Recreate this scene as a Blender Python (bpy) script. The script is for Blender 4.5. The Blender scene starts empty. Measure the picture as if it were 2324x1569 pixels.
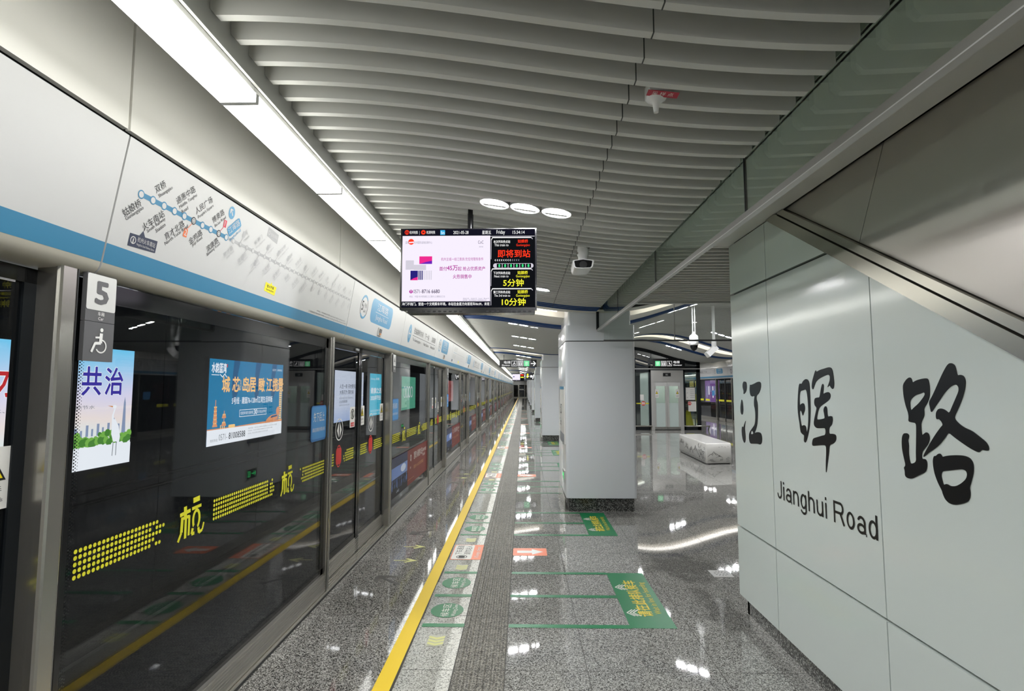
import bpy, bmesh, math, random
from mathutils import Vector, Matrix
random.seed(7)
SC = bpy.context.scene
COL = SC.collection
PI = math.pi
# ---------------------------------------------------------------- camera
F_PX, VPX, VPY, CAM_H = 1216.0, 25.0, 95.5, 1.605
cam_d = bpy.data.cameras.new('camera')
cam_d.sensor_width = 36.0
cam_d.lens = 36.0 * F_PX / 2324.0
cam_d.clip_start = 0.05
cam_d.clip_end = 300
cam = bpy.data.objects.new('camera', cam_d)
COL.objects.link(cam)
pitch = math.atan(VPY / F_PX)
yaw = math.atan(VPX / math.hypot(F_PX, VPY))
cam.location = (0, 0, CAM_H)
cam.rotation_euler = (PI / 2 + pitch, 0, yaw)
SC.camera = cam
# ---------------------------------------------------------------- world, exposure
W = bpy.data.worlds.new('world')
SC.world = W
W.use_nodes = True
W.node_tree.nodes['Background'].inputs[0].default_value = (0.80, 0.86, 0.90, 1)
W.node_tree.nodes['Background'].inputs[1].default_value = 0.32
SC.view_settings.view_transform = 'Standard'
SC.view_settings.look = 'None'
SC.view_settings.exposure = 0.12
SC.view_settings.gamma = 1.0
SC.view_settings.use_curve_mapping = False
SC.cycles.max_bounces = 8
SC.cycles.diffuse_bounces = 5
SC.cycles.glossy_bounces = 4
SC.cycles.transparent_max_bounces = 24
SC.cycles.sample_clamp_indirect = 6.0
SC.cycles.use_denoising = True
STRIP_E, DOWN_E, COVE_E = 11.0, 195.0, 4.0
PITCH = 4.57                                    # spacing of the platform doors
# ---------------------------------------------------------------- materials
def lin(c):
    c = c / 255.0
    return c / 12.92 if c <= 0.04045 else ((c + 0.055) / 1.055) ** 2.4
def L3(c):
    return (lin(c[0]), lin(c[1]), lin(c[2]), 1.0)
MATS = {}
def mat(key, rgb, rough=0.5, metal=0.0, spec=0.5, coat=0.0, bump=None):
    m = bpy.data.materials.new(key)
    m.use_nodes = True
    b = m.node_tree.nodes['Principled BSDF']
    b.inputs['Base Color'].default_value = L3(rgb)
    b.inputs['Roughness'].default_value = rough
    b.inputs['Metallic'].default_value = metal
    b.inputs['Specular IOR Level'].default_value = spec
    b.inputs['Coat Weight'].default_value = coat
    b.inputs['Coat Roughness'].default_value = 0.04
    if bump:
        nt = m.node_tree
        tc = nt.nodes.new('ShaderNodeTexCoord')
        mp = nt.nodes.new('ShaderNodeMapping')
        mp.inputs['Scale'].default_value = bump[0]
        nz = nt.nodes.new('ShaderNodeTexNoise')
        nz.inputs['Scale'].default_value = 1.0
        nz.inputs['Detail'].default_value = 3
        bp = nt.nodes.new('ShaderNodeBump')
        bp.inputs['Strength'].default_value = bump[1]
        bp.inputs['Distance'].default_value = bump[2]
        nt.links.new(tc.outputs['Object'], mp.inputs[0])
        nt.links.new(mp.outputs[0], nz.inputs['Vector'])
        nt.links.new(nz.outputs[0], bp.inputs['Height'])
        nt.links.new(bp.outputs[0], b.inputs['Normal'])
    MATS[key] = m
    return m
def emat(key, rgb, s):
    m = bpy.data.materials.new(key)
    m.use_nodes = True
    nt = m.node_tree
    nt.nodes.clear()
    o = nt.nodes.new('ShaderNodeOutputMaterial')
    e = nt.nodes.new('ShaderNodeEmission')
    e.inputs[0].default_value = L3(rgb)
    e.inputs[1].default_value = s
    nt.links.new(e.outputs[0], o.inputs[0])
    MATS[key] = m
    return m
def grad_emat(key, stops, s, z0, z1):
    """lit poster: the print runs through the colour stops from its bottom edge to its top edge"""
    m = emat(key, (255, 255, 255), s)
    nt = m.node_tree
    e = [n for n in nt.nodes if n.type == 'EMISSION'][0]
    g = nt.nodes.new('ShaderNodeNewGeometry')
    sp = nt.nodes.new('ShaderNodeSeparateXYZ')
    mr = nt.nodes.new('ShaderNodeMapRange')
    mr.inputs[1].default_value = z0
    mr.inputs[2].default_value = z1
    nz = nt.nodes.new('ShaderNodeTexNoise')
    nz.inputs['Scale'].default_value = 1.6
    ad = nt.nodes.new('ShaderNodeMath')
    ad.operation = 'MULTIPLY_ADD'
    ad.inputs[1].default_value = 0.16
    sb = nt.nodes.new('ShaderNodeMath')
    sb.operation = 'ADD'
    sb.inputs[1].default_value = -0.08
    cr = nt.nodes.new('ShaderNodeValToRGB')
    r = cr.color_ramp
    while len(r.elements) < len(stops):
        r.elements.new(0.5)
    for el, (p, c) in zip(r.elements, stops):
        el.position = p
        el.color = L3(c)
    nt.links.new(g.outputs['Position'], sp.inputs[0])
    nt.links.new(sp.outputs[2], mr.inputs[0])
    nt.links.new(g.outputs['Position'], nz.inputs['Vector'])
    nt.links.new(nz.outputs[0], ad.inputs[0])
    nt.links.new(mr.outputs[0], ad.inputs[2])
    nt.links.new(ad.outputs[0], sb.inputs[0])
    nt.links.new(sb.outputs[0], cr.inputs[0])
    nt.links.new(cr.outputs[0], e.inputs[0])
def glass(key, tint, r0=0.07, rough=0.0):
    m = bpy.data.materials.new(key)
    m.use_nodes = True
    nt = m.node_tree
    nt.nodes.clear()
    o = nt.nodes.new('ShaderNodeOutputMaterial')
    mx = nt.nodes.new('ShaderNodeMixShader')
    t = nt.nodes.new('ShaderNodeBsdfTransparent')
    t.inputs[0].default_value = (tint[0], tint[1], tint[2], 1)
    g = nt.nodes.new('ShaderNodeBsdfGlossy')
    g.inputs['Roughness'].default_value = rough
    lw = nt.nodes.new('ShaderNodeLayerWeight')
    pw = nt.nodes.new('ShaderNodeMath')
    pw.operation = 'POWER'
    pw.inputs[1].default_value = 5.0
    ma = nt.nodes.new('ShaderNodeMath')
    ma.operation = 'MULTIPLY_ADD'
    ma.inputs[1].default_value = 1 - r0
    ma.inputs[2].default_value = r0
    nt.links.new(lw.outputs['Facing'], pw.inputs[0])
    nt.links.new(pw.outputs[0], ma.inputs[0])
    nt.links.new(ma.outputs[0], mx.inputs[0])
    nt.links.new(t.outputs[0], mx.inputs[1])
    nt.links.new(g.outputs[0], mx.inputs[2])
    nt.links.new(mx.outputs[0], o.inputs[0])
    MATS[key] = m
def granite(key, dark, mid, light, scale, pos, rough=0.1, spec=0.5, wear=None, rib=False, stains=()):
    """speckled stone: fine grain from noise pushed through a ramp, plus broad wear"""
    m = mat(key, mid, rough, 0, spec)
    nt = m.node_tree
    b = nt.nodes['Principled BSDF']
    g = nt.nodes.new('ShaderNodeNewGeometry')
    nz = nt.nodes.new('ShaderNodeTexVoronoi')
    nz.inputs['Scale'].default_value = scale
    sx = nt.nodes.new('ShaderNodeSeparateColor')
    cr = nt.nodes.new('ShaderNodeValToRGB')
    r = cr.color_ramp
    r.elements.new(0.5)
    for el, p, c in zip(r.elements, pos, (dark, mid, light)):
        el.position = p
        el.color = L3(c)
    nt.links.new(g.outputs['Position'], nz.inputs['Vector'])
    nt.links.new(nz.outputs['Color'], sx.inputs[0])
    nt.links.new(sx.outputs[0], cr.inputs[0])
    out = cr.outputs[0]
    n2 = nt.nodes.new('ShaderNodeTexNoise')
    n2.inputs['Scale'].default_value = 1.1
    n2.inputs['Detail'].default_value = 4
    mr = nt.nodes.new('ShaderNodeMapRange')
    mr.inputs[1].default_value = 0.3
    mr.inputs[2].default_value = 0.7
    mr.inputs[3].default_value = 0.86
    mr.inputs[4].default_value = 1.1
    mx = nt.nodes.new('ShaderNodeMix')
    mx.data_type = 'RGBA'
    mx.blend_type = 'MULTIPLY'
    mx.inputs[0].default_value = 1.0
    nt.links.new(g.outputs['Position'], n2.inputs['Vector'])
    nt.links.new(n2.outputs[0], mr.inputs[0])
    nt.links.new(out, mx.inputs[6])
    nt.links.new(mr.outputs[0], mx.inputs[7])
    out = mx.outputs[2]
    for (sx, sy, rx, ry, amt) in stains:                       # damp patches on the stone
        mp = nt.nodes.new('ShaderNodeMapping')
        mp.inputs['Location'].default_value = (-sx / rx, -sy / ry, 0)
        mp.inputs['Scale'].default_value = (1 / rx, 1 / ry, 0)
        ln = nt.nodes.new('ShaderNodeVectorMath')
        ln.operation = 'LENGTH'
        n3 = nt.nodes.new('ShaderNodeTexNoise')
        n3.inputs['Scale'].default_value = 7
        n3.inputs['Detail'].default_value = 5
        a = nt.nodes.new('ShaderNodeMath')
        a.operation = 'MULTIPLY_ADD'
        a.inputs[1].default_value = 1.7
        m2 = nt.nodes.new('ShaderNodeMapRange')
        m2.inputs[1].default_value = 1.35
        m2.inputs[2].default_value = 1.9
        m2.inputs[3].default_value = amt
        m2.inputs[4].default_value = 1.0
        x2 = nt.nodes.new('ShaderNodeMix')
        x2.data_type = 'RGBA'
        x2.blend_type = 'MULTIPLY'
        x2.inputs[0].default_value = 1.0
        nt.links.new(g.outputs['Position'], mp.inputs[0])
        nt.links.new(mp.outputs[0], ln.inputs[0])
        nt.links.new(g.outputs['Position'], n3.inputs['Vector'])
        nt.links.new(n3.outputs[0], a.inputs[0])
        nt.links.new(ln.outputs['Value'], a.inputs[2])
        nt.links.new(a.outputs[0], m2.inputs[0])
        nt.links.new(out, x2.inputs[6])
        nt.links.new(m2.outputs[0], x2.inputs[7])
        out = x2.outputs[2]
    nt.links.new(out, b.inputs['Base Color'])
    if rib:
        sp = nt.nodes.new('ShaderNodeSeparateXYZ')
        wv = nt.nodes.new('ShaderNodeMath')
        wv.operation = 'SINE'
        ml = nt.nodes.new('ShaderNodeMath')
        ml.operation = 'MULTIPLY'
        ml.inputs[1].default_value = 2 * PI / 0.0365
        bp = nt.nodes.new('ShaderNodeBump')
        bp.inputs['Strength'].default_value = 0.6
        bp.inputs['Distance'].default_value = 0.004
        nt.links.new(g.outputs['Position'], sp.inputs[0])
        nt.links.new(sp.outputs[0], ml.inputs[0])
        nt.links.new(ml.outputs[0], wv.inputs[0])
        nt.links.new(wv.outputs[0], bp.inputs['Height'])
        nt.links.new(bp.outputs[0], b.inputs['Normal'])
STN = ((1.45, 5.0, .42, .42, .55), (1.15, 6.95, .55, .16, .62), (.5, 7.6, .10, .7, .6), (1.42, 4.0, .16, .5, .6))
granite('granite_dark', (36, 35, 34), (108, 106, 102), (186, 184, 179), 200, (.10, .45, .92), .035, .5)
granite('granite_light', (84, 83, 77), (176, 175, 166), (206, 205, 198), 200, (.06, .34, .9), .10, .5)
granite('granite_pale_stripe', (110, 109, 102), (186, 185, 176), (212, 211, 203), 150, (.05, .3, .9), .25, .4)
granite('granite_tile', (62, 62, 60), (138, 137, 133), (196, 195, 191), 200, (.08, .45, .95), .035, .5, stains=STN)
granite('granite_tactile', (48, 46, 42), (108, 105, 97), (158, 154, 143), 170, (.10, .5, .92), .45, .35, rib=True)
granite('granite_skirt', (24, 24, 24), (74, 74, 72), (165, 165, 160), 150, (.25, .65, .98), .18, .5)
mat('joint', (58, 57, 53), .6)
mat('yellow_paint', (242, 206, 34), .42)
mat('black_edge', (48, 44, 36), .6)
mat('floor_green', (14, 122, 74), .35)
mat('floor_orange', (244, 128, 84), .35)
mat('floor_white', (236, 234, 228), .35)
mat('floor_yellow', (232, 208, 62), .4)
mat('pale_yellow', (214, 214, 140), .4)
mat('chevron_grey', (178, 178, 160), .4)
mat('floor_black', (40, 40, 38), .5)
mat('floor_char', (74, 72, 68), .45)
mat('header_white', (194, 194, 194), .42, 0, .5)
mat('header_blue', (48, 122, 160), .4)
mat('sign_blue', (54, 134, 176), .35)
mat('lip', (172, 168, 156), .35)
mat('cream', (243, 241, 234), .16, 0, .55)
mat('grey_line', (168, 168, 170), .5)
mat('grey_text', (176, 176, 178), .5)
mat('ink', (34, 34, 38), .5)
mat('navy', (34, 44, 70), .45)
mat('tag_orange', (226, 112, 60), .45)
mat('tag_red', (206, 44, 70), .45)
mat('notice_yellow', (236, 224, 30), .5)
mat('steel', (176, 173, 166), .24, .85, .5, bump=((160, 160, 1.2), .12, .0008))
mat('lift_steel', (214, 212, 208), .3, .6)
mat('steel_dark', (118, 116, 112), .3, .85, .5)
mat('steel_brushed', (190, 185, 178), .36, .82, .5, bump=((5, 1.5, 3), .25, .012))
mat('steel_trim', (182, 178, 168), .26, .9)
mat('kick', (168, 165, 158), .3, .7)
mat('frit', (20, 21, 22), .12)
mat('rubber', (16, 16, 17), .5)
mat('louvre', (208, 208, 203), .45, 0, .3)
mat('louvre_blue', (24, 70, 132), .4)
mat('plenum', (96, 96, 94), .9)
mat('soffit', (212, 212, 206), .5)
mat('soffit_slat', (222, 220, 212), .5)
mat('soffit_gap', (40, 39, 36), .8)
mat('cove_white', (226, 222, 212), .5)
mat('enamel_wall', (214, 222, 218), .13, 0, .5, bump=((2.2, 2.2, 1.4), .06, .02))
mat('enamel_column', (232, 235, 240), .14, 0, .5)
mat('seam', (70, 74, 70), .7)
mat('dark_gap', (26, 27, 25), .8)
mat('sign_black', (22, 23, 25), .3)
mat('sign_white', (238, 238, 236), .4)
mat('sign_grey', (92, 92, 94), .4)
mat('sign_plate', (214, 214, 212), .35)
mat('sticker_white', (232, 230, 226), .4)
mat('sticker_black', (28, 28, 28), .4)
mat('sticker_red', (206, 40, 36), .4)
mat('sticker_yellow', (226, 222, 44), .5)
mat('caution_yellow', (238, 214, 20), .4)
mat('sticker_blue', (72, 144, 206), .4)
mat('sticker_blue_edge', (46, 112, 178), .4)
mat('ad_red', (118, 32, 34), .4)
mat('ad_night', (34, 44, 84), .4)
mat('ad_sky', (110, 140, 206), .4)
mat('ad_glow', (206, 220, 246), .4)
mat('ad_dark', (20, 22, 34), .5)
mat('ad_gold', (206, 160, 106), .4)
mat('plastic_white', (230, 230, 228), .35)
mat('plastic_grey', (190, 190, 188), .4)
mat('rail_grey', (128, 127, 122), .4)
mat('plastic_black', (16, 16, 18), .18)
mat('device_orange', (190, 132, 84), .5)
mat('tag_crimson', (178, 34, 58), .45)
mat('tunnel', (62, 64, 66), .75, 0, .3, bump=((2, 3, 2), .5, .05))
mat('tunnel_low', (52, 52, 52), .85)
mat('box_frame', (46, 48, 52), .5)
mat('bench', (232, 231, 226), .16)
mat('ink_wash', (98, 98, 98), .5)
mat('ink_dark', (52, 52, 54), .5)
mat('elev_dark', (34, 38, 42), .3, .4)
mat('frost', (196, 210, 206), .6)
mat('wet_yellow', (226, 208, 60), .5)
mat('board_grey', (142, 146, 154), .4)
glass('glass_screen', (.82, .83, .84), .042)
glass('glass_door', (.83, .84, .85), .042)
glass('glass_green', (.86, .93, .885), .16)
glass('glass_clear', (.93, .95, .94), .035)
glass('glass_lift', (.80, .85, .83), .05)
glass('glass_end', (.30, .31, .33), .06)
emat('strip_glow', (255, 255, 248), STRIP_E)
emat('down_glow', (252, 253, 255), DOWN_E)
emat('cove_glow', (255, 250, 242), COVE_E)
emat('exit_green', (70, 235, 130), 2.2)
emat('lit_green', (120, 226, 160), 1.0)
emat('lit_white', (255, 255, 255), 1.0)
emat('scr_white', (240, 232, 248), 1.0)
emat('scr_black', (16, 18, 22), 1.0)
emat('scr_bar', (20, 20, 34), 1.0)
emat('scr_text', (255, 255, 255), 1.0)
emat('scr_red', (255, 56, 30), 1.1)
emat('scr_yellow', (255, 250, 60), 1.0)
emat('scr_magenta', (176, 42, 150), 1.0)
emat('scr_purple', (104, 40, 180), 1.0)
emat('scr_pink', (232, 44, 140), 1.0)
emat('scr_navy', (40, 34, 120), 1.0)
emat('scr_grey', (150, 148, 160), 1.0)
emat('scr_lgrey', (206, 202, 214), 1.0)
emat('scr_dark', (70, 60, 84), 1.0)
emat('scr_cyan', (60, 176, 230), 1.0)
emat('scr_green', (60, 220, 130), 1.0)
emat('p_white', (246, 250, 255), 1.25)
emat('p_teal', (16, 128, 176), 1.15)
emat('p_deep', (18, 92, 140), 1.1)
emat('p_gold', (255, 206, 130), 1.3)
emat('p_peach', (240, 160, 110), 1.1)
emat('p_ink', (44, 46, 56), 1.0)
emat('p_grey', (150, 154, 160), 1.0)
emat('p_purple', (70, 60, 170), 1.1)
emat('p_red', (206, 50, 56), 1.1)
emat('p_green', (128, 190, 84), 1.15)
emat('p_leaf', (88, 152, 66), 1.0)
emat('p_city', (150, 166, 196), 1.1)
emat('p_cyan', (60, 196, 226), 1.25)
emat('p_mint', (110, 206, 170), 1.1)
emat('p_mint_text', (40, 190, 150), 1.1)
emat('p_pink', (232, 140, 136), 1.1)
emat('p_rose', (206, 96, 96), 1.1)
emat('p_yellow', (255, 220, 120), 1.2)
emat('p_violet', (150, 110, 180), .8)
emat('added_glow_panel', (255, 252, 246), 6.0)  # glow of the added panel inside the lift car
grad_emat('p_sky', [(0.0, (232, 236, 232)), (.30, (236, 240, 238)), (.42, (246, 232, 226)), (.62, (226, 222, 246)), (.82, (170, 214, 246)), (1.0, (110, 204, 244))], 1.25, .6, 2.1)
grad_emat('p_sheet', [(0.0, (176, 196, 236)), (.3, (222, 232, 252)), (1.0, (228, 236, 252))], 1.15, .6, 2.1)
# ---------------------------------------------------------------- mesh building
class MB:
    def __init__(s):
        s.v, s.f, s.m, s.sm = [], [], [], []
    def add(s, vs, fs, m, smooth=False):
        o = len(s.v)
        s.v += [tuple(p) for p in vs]
        for f in fs:
            s.f.append(tuple(i + o for i in f))
            s.m.append(m)
            s.sm.append(smooth)
    def box(s, x0, x1, y0, y1, z0, z1, m):
        vs = [(x, y, z) for x in (x0, x1) for y in (y0, y1) for z in (z0, z1)]
        s.add(vs, [(0, 1, 3, 2), (4, 6, 7, 5), (0, 4, 5, 1), (2, 3, 7, 6), (0, 2, 6, 4), (1, 5, 7, 3)], m)
        return s
    def poly(s, pts, m):
        s.add(pts, [tuple(range(len(pts)))], m)
        return s
    def prism(s, prof, axis, a, b, m, smooth=False, caps=True):
        """closed 2-D profile swept along an axis: 'y' takes (x,z), 'x' takes (y,z), 'z' takes (x,y)"""
        def P(p, t):
            return {'y': (p[0], t, p[1]), 'x': (t, p[0], p[1]), 'z': (p[0], p[1], t)}[axis]
        n = len(prof)
        s.add([P(p, a) for p in prof] + [P(p, b) for p in prof], [(i, (i + 1) % n, n + (i + 1) % n, n + i) for i in range(n)], m, smooth)
        if caps:
            s.add([P(p, a) for p in prof], [tuple(range(n))], m)
            s.add([P(p, b) for p in prof], [tuple(range(n))], m)
        return s
    def tube(s, path, r, m, n=10, caps=True):
        path = [Vector(p) for p in path]
        rings = []
        for i, p in enumerate(path):
            d = (path[min(i + 1, len(path) - 1)] - path[max(i - 1, 0)]).normalized()
            a = d.orthogonal().normalized() if i == 0 else (a - d * a.dot(d)).normalized()
            b = d.cross(a)
            rr = r[i] if isinstance(r, (list, tuple)) else r
            rings.append([p + (a * math.cos(2 * PI * k / n) + b * math.sin(2 * PI * k / n)) * rr for k in range(n)])
        vs = [q for g in rings for q in g]
        s.add(vs, [(i * n + k, i * n + (k + 1) % n, (i + 1) * n + (k + 1) % n, (i + 1) * n + k) for i in range(len(path) - 1) for k in range(n)], m, True)
        if caps:
            s.add(rings[0], [tuple(range(n))], m)
            s.add(rings[-1], [tuple(range(n))], m)
        return s
    def build(s, name, parent=None, root=None):
        me = bpy.data.meshes.new(name)
        off = Vector(root.location) if root is not None else Vector((0, 0, 0))
        me.from_pydata([Vector(p) - off for p in s.v], [], s.f)
        keys = []
        for k in s.m:
            if k not in keys:
                keys.append(k)
        for k in keys:
            me.materials.append(MATS[k])
        ix = {k: i for i, k in enumerate(keys)}
        me.polygons.foreach_set('material_index', [ix[k] for k in s.m])
        me.polygons.foreach_set('use_smooth', s.sm)
        me.validate()
        me.update()
        o = bpy.data.objects.new(name, me)
        COL.objects.link(o)
        if parent is not None:
            o.parent = parent
        return o
def tag(o, label=None, cat=None, group=None, kind=None):
    if label:
        o['label'] = label
    if cat:
        o['category'] = cat
    if group:
        o['group'] = group
    if kind:
        o['kind'] = kind
    return o
def thing(name, loc, label, cat, group=None):
    o = bpy.data.objects.new(name, None)
    o.empty_display_size = 0.1
    o.location = loc
    COL.objects.link(o)
    return tag(o, label, cat, group, 'thing')
def dup(root, delta, label=None, group=None):
    def cp(o, par):
        c = o.copy()
        COL.objects.link(c)
        c.parent = par
        for ch in [q for q in bpy.data.objects if q.parent == o]:
            cp(ch, c)
        return c
    r = KIDS_copy(root, None)
    r.location = Vector(root.location) + Vector(delta)
    if label:
        r['label'] = label
    if group:
        r['group'] = group
    return r
def KIDS_copy(o, par):
    c = o.copy()
    COL.objects.link(c)
    c.parent = par
    for ch in o.children:
        KIDS_copy(ch, c)
    return c
ORD = ['first', 'second', 'third', 'fourth', 'fifth', 'sixth', 'seventh', 'eighth', 'ninth', 'tenth', 'eleventh', 'twelfth', 'thirteenth', 'fourteenth',
       'fifteenth', 'sixteenth', 'seventeenth', 'eighteenth', 'nineteenth', 'twentieth'] + ['twenty-' + w for w in ('first', 'second', 'third', 'fourth', 'fifth', 'sixth', 'seventh', 'eighth', 'ninth')]
def ordw(i):
    if i < len(ORD):
        return ORD[i]
    n = i + 1
    suf = 'th' if 10 <= n % 100 <= 20 else {1: 'st', 2: 'nd', 3: 'rd'}.get(n % 10, 'th')
    return str(n) + suf
# ---------------------------------------------------------------- lettering
_TX = {}
def text_geo(txt):
    k = txt
    if k in _TX:
        return _TX[k]
    cu = bpy.data.curves.new('t', 'FONT')
    cu.body = txt
    cu.size = 1.0
    cu.resolution_u = 2
    ob = bpy.data.objects.new('t', cu)
    COL.objects.link(ob)
    dg = bpy.context.evaluated_depsgraph_get()
    me = bpy.data.meshes.new_from_object(ob.evaluated_get(dg))
    vs = [(v.co.x, v.co.y) for v in me.vertices]
    fs = [tuple(p.vertices) for p in me.polygons]
    bpy.data.objects.remove(ob)
    bpy.data.curves.remove(cu)
    bpy.data.meshes.remove(me)
    xs = [v[0] for v in vs] or [0, 1]
    ys = [v[1] for v in vs] or [0, 1]
    _TX[k] = (vs, fs, min(xs), max(xs), min(ys), max(ys))
    return _TX[k]
class Board:
    """flat artwork on a surface: origin, reading direction u, up v; layers lie proud of the surface"""
    def __init__(s, o, u, v, mb=None, lift=0.0012):
        s.o, s.u, s.v = Vector(o), Vector(u).normalized(), Vector(v).normalized()
        s.n = s.u.cross(s.v)
        s.mb = mb or MB()
        s.lift = lift
        s.k = 0
    def at(s, a, b, l=1):
        return s.o + s.u * a + s.v * b + s.n * (s.lift * (l + .02 * (s.k % 40)))
    def poly(s, pts, m, l=1):
        s.k += 1                                    # every piece lies a hair above the one before
        s.mb.poly([s.at(a, b, l) for a, b in pts], m)
        return s
    def rect(s, a0, b0, a1, b1, m, l=1):
        return s.poly([(a0, b0), (a1, b0), (a1, b1), (a0, b1)], m, l)
    def rrect(s, a0, b0, a1, b1, r, m, l=1):
        p = []
        for cx, cy, q in ((a1 - r, b0 + r, -1), (a1 - r, b1 - r, 0), (a0 + r, b1 - r, 1), (a0 + r, b0 + r, 2)):
            p += [(cx + r * math.cos(PI / 2 * (q + t / 4)), cy + r * math.sin(PI / 2 * (q + t / 4))) for t in range(5)]
        return s.poly(p, m, l)
    def disc(s, a, b, r, m, l=1, ry=None, n=24):
        ry = ry or r
        return s.poly([(a + r * math.cos(2 * PI * k / n), b + ry * math.sin(2 * PI * k / n)) for k in range(n)], m, l)
    def ring(s, a, b, r, w, m, l=1, ry=None, n=28, t0=0, t1=1):
        ry = ry or r
        for k in range(n):
            q0, q1 = 2 * PI * (t0 + (t1 - t0) * k / n), 2 * PI * (t0 + (t1 - t0) * (k + 1) / n)
            s.poly([(a + r * math.cos(q0), b + ry * math.sin(q0)), (a + r * math.cos(q1), b + ry * math.sin(q1)),
                    (a + (r - w) * math.cos(q1), b + (ry - w) * math.sin(q1)), (a + (r - w) * math.cos(q0), b + (ry - w) * math.sin(q0))], m, l)
        return s
    def line(s, a0, b0, a1, b1, w, m, l=1):
        d = Vector((a1 - a0, b1 - b0))
        p = Vector((-d.y, d.x)).normalized() * (w / 2)
        return s.poly([(a0 + p.x, b0 + p.y), (a0 - p.x, b0 - p.y), (a1 - p.x, b1 - p.y), (a1 + p.x, b1 + p.y)], m, l)
    def frame(s, a0, b0, a1, b1, w, m, l=1):
        s.rect(a0, b0, a1, b0 + w, m, l).rect(a0, b1 - w, a1, b1, m, l)
        return s.rect(a0, b0 + w, a0 + w, b1 - w, m, l).rect(a1 - w, b0 + w, a1, b1 - w, m, l)
    def text(s, txt, a, b, h, m, l=2, width=None, bold=0.0, ang=0.0, al='l', sx=1.0):
        """h = height of the tallest glyphs; width stretches the line to that length"""
        vs, fs, x0, x1, y0, y1 = text_geo(txt)
        if not fs:
            return s
        k = h / max(y1 - max(y0, -0.06), 1e-3)
        kx = (width / (x1 - x0)) if width else k * sx
        w = (x1 - x0) * kx
        sh = {'l': 0, 'c': -w / 2, 'r': -w}[al]
        ca, sa = math.cos(ang), math.sin(ang)
        for ox, oy in (((-1, 0), (-.7, -.7), (0, -1), (.7, -.7), (1, 0), (.7, .7), (0, 1), (-.7, .7)) if bold else ((0, 0),)):      # heavier weights: the same line set over itself
            s.k += 1
            out = []
            for x, y in vs:
                px, py = (x - x0) * kx + sh + ox * bold * kx, (y - max(y0, -0.06)) * k + oy * bold * k
                out.append(s.at(a + px * ca - py * sa, b + px * sa + py * ca, l))
            s.mb.add(out, fs, m)
        return s
def wheelchair(bd, a, b, s, m, l=2, flip=1):
    """wheelchair pictogram about s tall centred on (a, b)"""
    q = lambda x, y: (a + flip * x * s, b + y * s)
    bd.disc(*q(.10, .43), .075 * s, m, l)
    bd.ring(*q(.10, -.20), .27 * s, .055 * s, m, l, t0=-.42, t1=.30)
    for (x0, y0, x1, y1, w) in ((.08, .30, .06, -.08, .15), (.08, -.08, -.20, -.10, .11), (-.19, -.08, -.36, -.44, .10), (.06, .14, -.20, .12, .07)):
        bd.line(*q(x0, y0), *q(x1, y1), w * s, m, l)
def lift_icon(bd, a, b, s, m, l=2):
    bd.frame(a - .42 * s, b - .42 * s, a + .42 * s, b + .42 * s, .05 * s, m, l)
    bd.line(a, b - .4 * s, a, b + .4 * s, .05 * s, m, l)
    for d in (-.21, .21):
        bd.disc(a + d * s, b + .2 * s, .075 * s, m, l)
        bd.line(a + d * s, b + .1 * s, a + d * s, b - .35 * s, .15 * s, m, l)
def zwave(x):
    """underside of the wave ceiling across the platform"""
    x = 7.9 - x if x > 3.95 else x
    if x < 1.0:
        return 2.672 + .103 * math.cos(PI * (x + 1.0) / 2.0)
    return 2.569 + .61 * (1 - math.cos(2 * PI * (x - 1.0) / 5.9)) / 2
# ================================================================ setting
Y0, Y1 = -7.0, 85.4
fl = MB()
def slab(x0, x1, m):
    fl.add([(x0, Y0, 0), (x1, Y0, 0), (x1, Y1, 0), (x0, Y1, 0)], [(0, 1, 2, 3)], m)
slab(-1.52, -.80, 'granite_dark')
slab(-.80, -.475, 'granite_light')
slab(-.475, -.40, 'granite_pale_stripe')  # paler stone, partly the strip lights' floor reflection put into its colour
slab(-.40, -.105, 'granite_tactile')
slab(-.105, 9.42, 'granite_tile')
for q in (0.363, 1.113, 1.863, 2.613, 3.363, 4.113, 4.863, 5.613, 6.363, 7.113, 7.863, 8.613):
    fl.add([(q - .002, Y0, .0006), (q + .002, Y0, .0006), (q + .002, 45, .0006), (q - .002, 45, .0006)], [(0, 1, 2, 3)], 'joint')
for q in (-.80, -.40, -.105):
    fl.add([(q - .0025, Y0, .0006), (q + .0025, Y0, .0006), (q + .0025, Y1, .0006), (q - .0025, Y1, .0006)], [(0, 1, 2, 3)], 'joint')
yy = 3.18 - .731 * 10
while yy < 46:
    for a, b in ((-1.52, -.81), (-.70, 9.42)):
        fl.add([(a, yy - .0018, .0005), (b, yy - .0018, .0005), (b, yy + .0018, .0005), (a, yy + .0018, .0005)], [(0, 1, 2, 3)], 'joint')
    yy += .731
fl.box(-1.60, 9.5, Y0, Y1, -.25, -.012, 'tunnel_low')
tag(fl.build('floor'), kind='structure')
# raised edges where bands meet the doors
sl = MB()
sl.box(-1.655, -1.535, Y0, Y1, -.011, .004, 'kick')
for i in range(5):
    sl.box(-1.65 + i * .022, -1.64 + i * .022, Y0, Y1, .004, .007, 'steel_trim')
sl.box(-1.535, -1.52, Y0, Y1, -.011, .001, 'dark_gap')
tag(sl.build('trim_1'), kind='structure')
sr = MB()
sr.box(9.43, 9.55, Y0, 60, -.011, .004, 'kick')
tag(sr.build('trim_2'), kind='structure')
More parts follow.
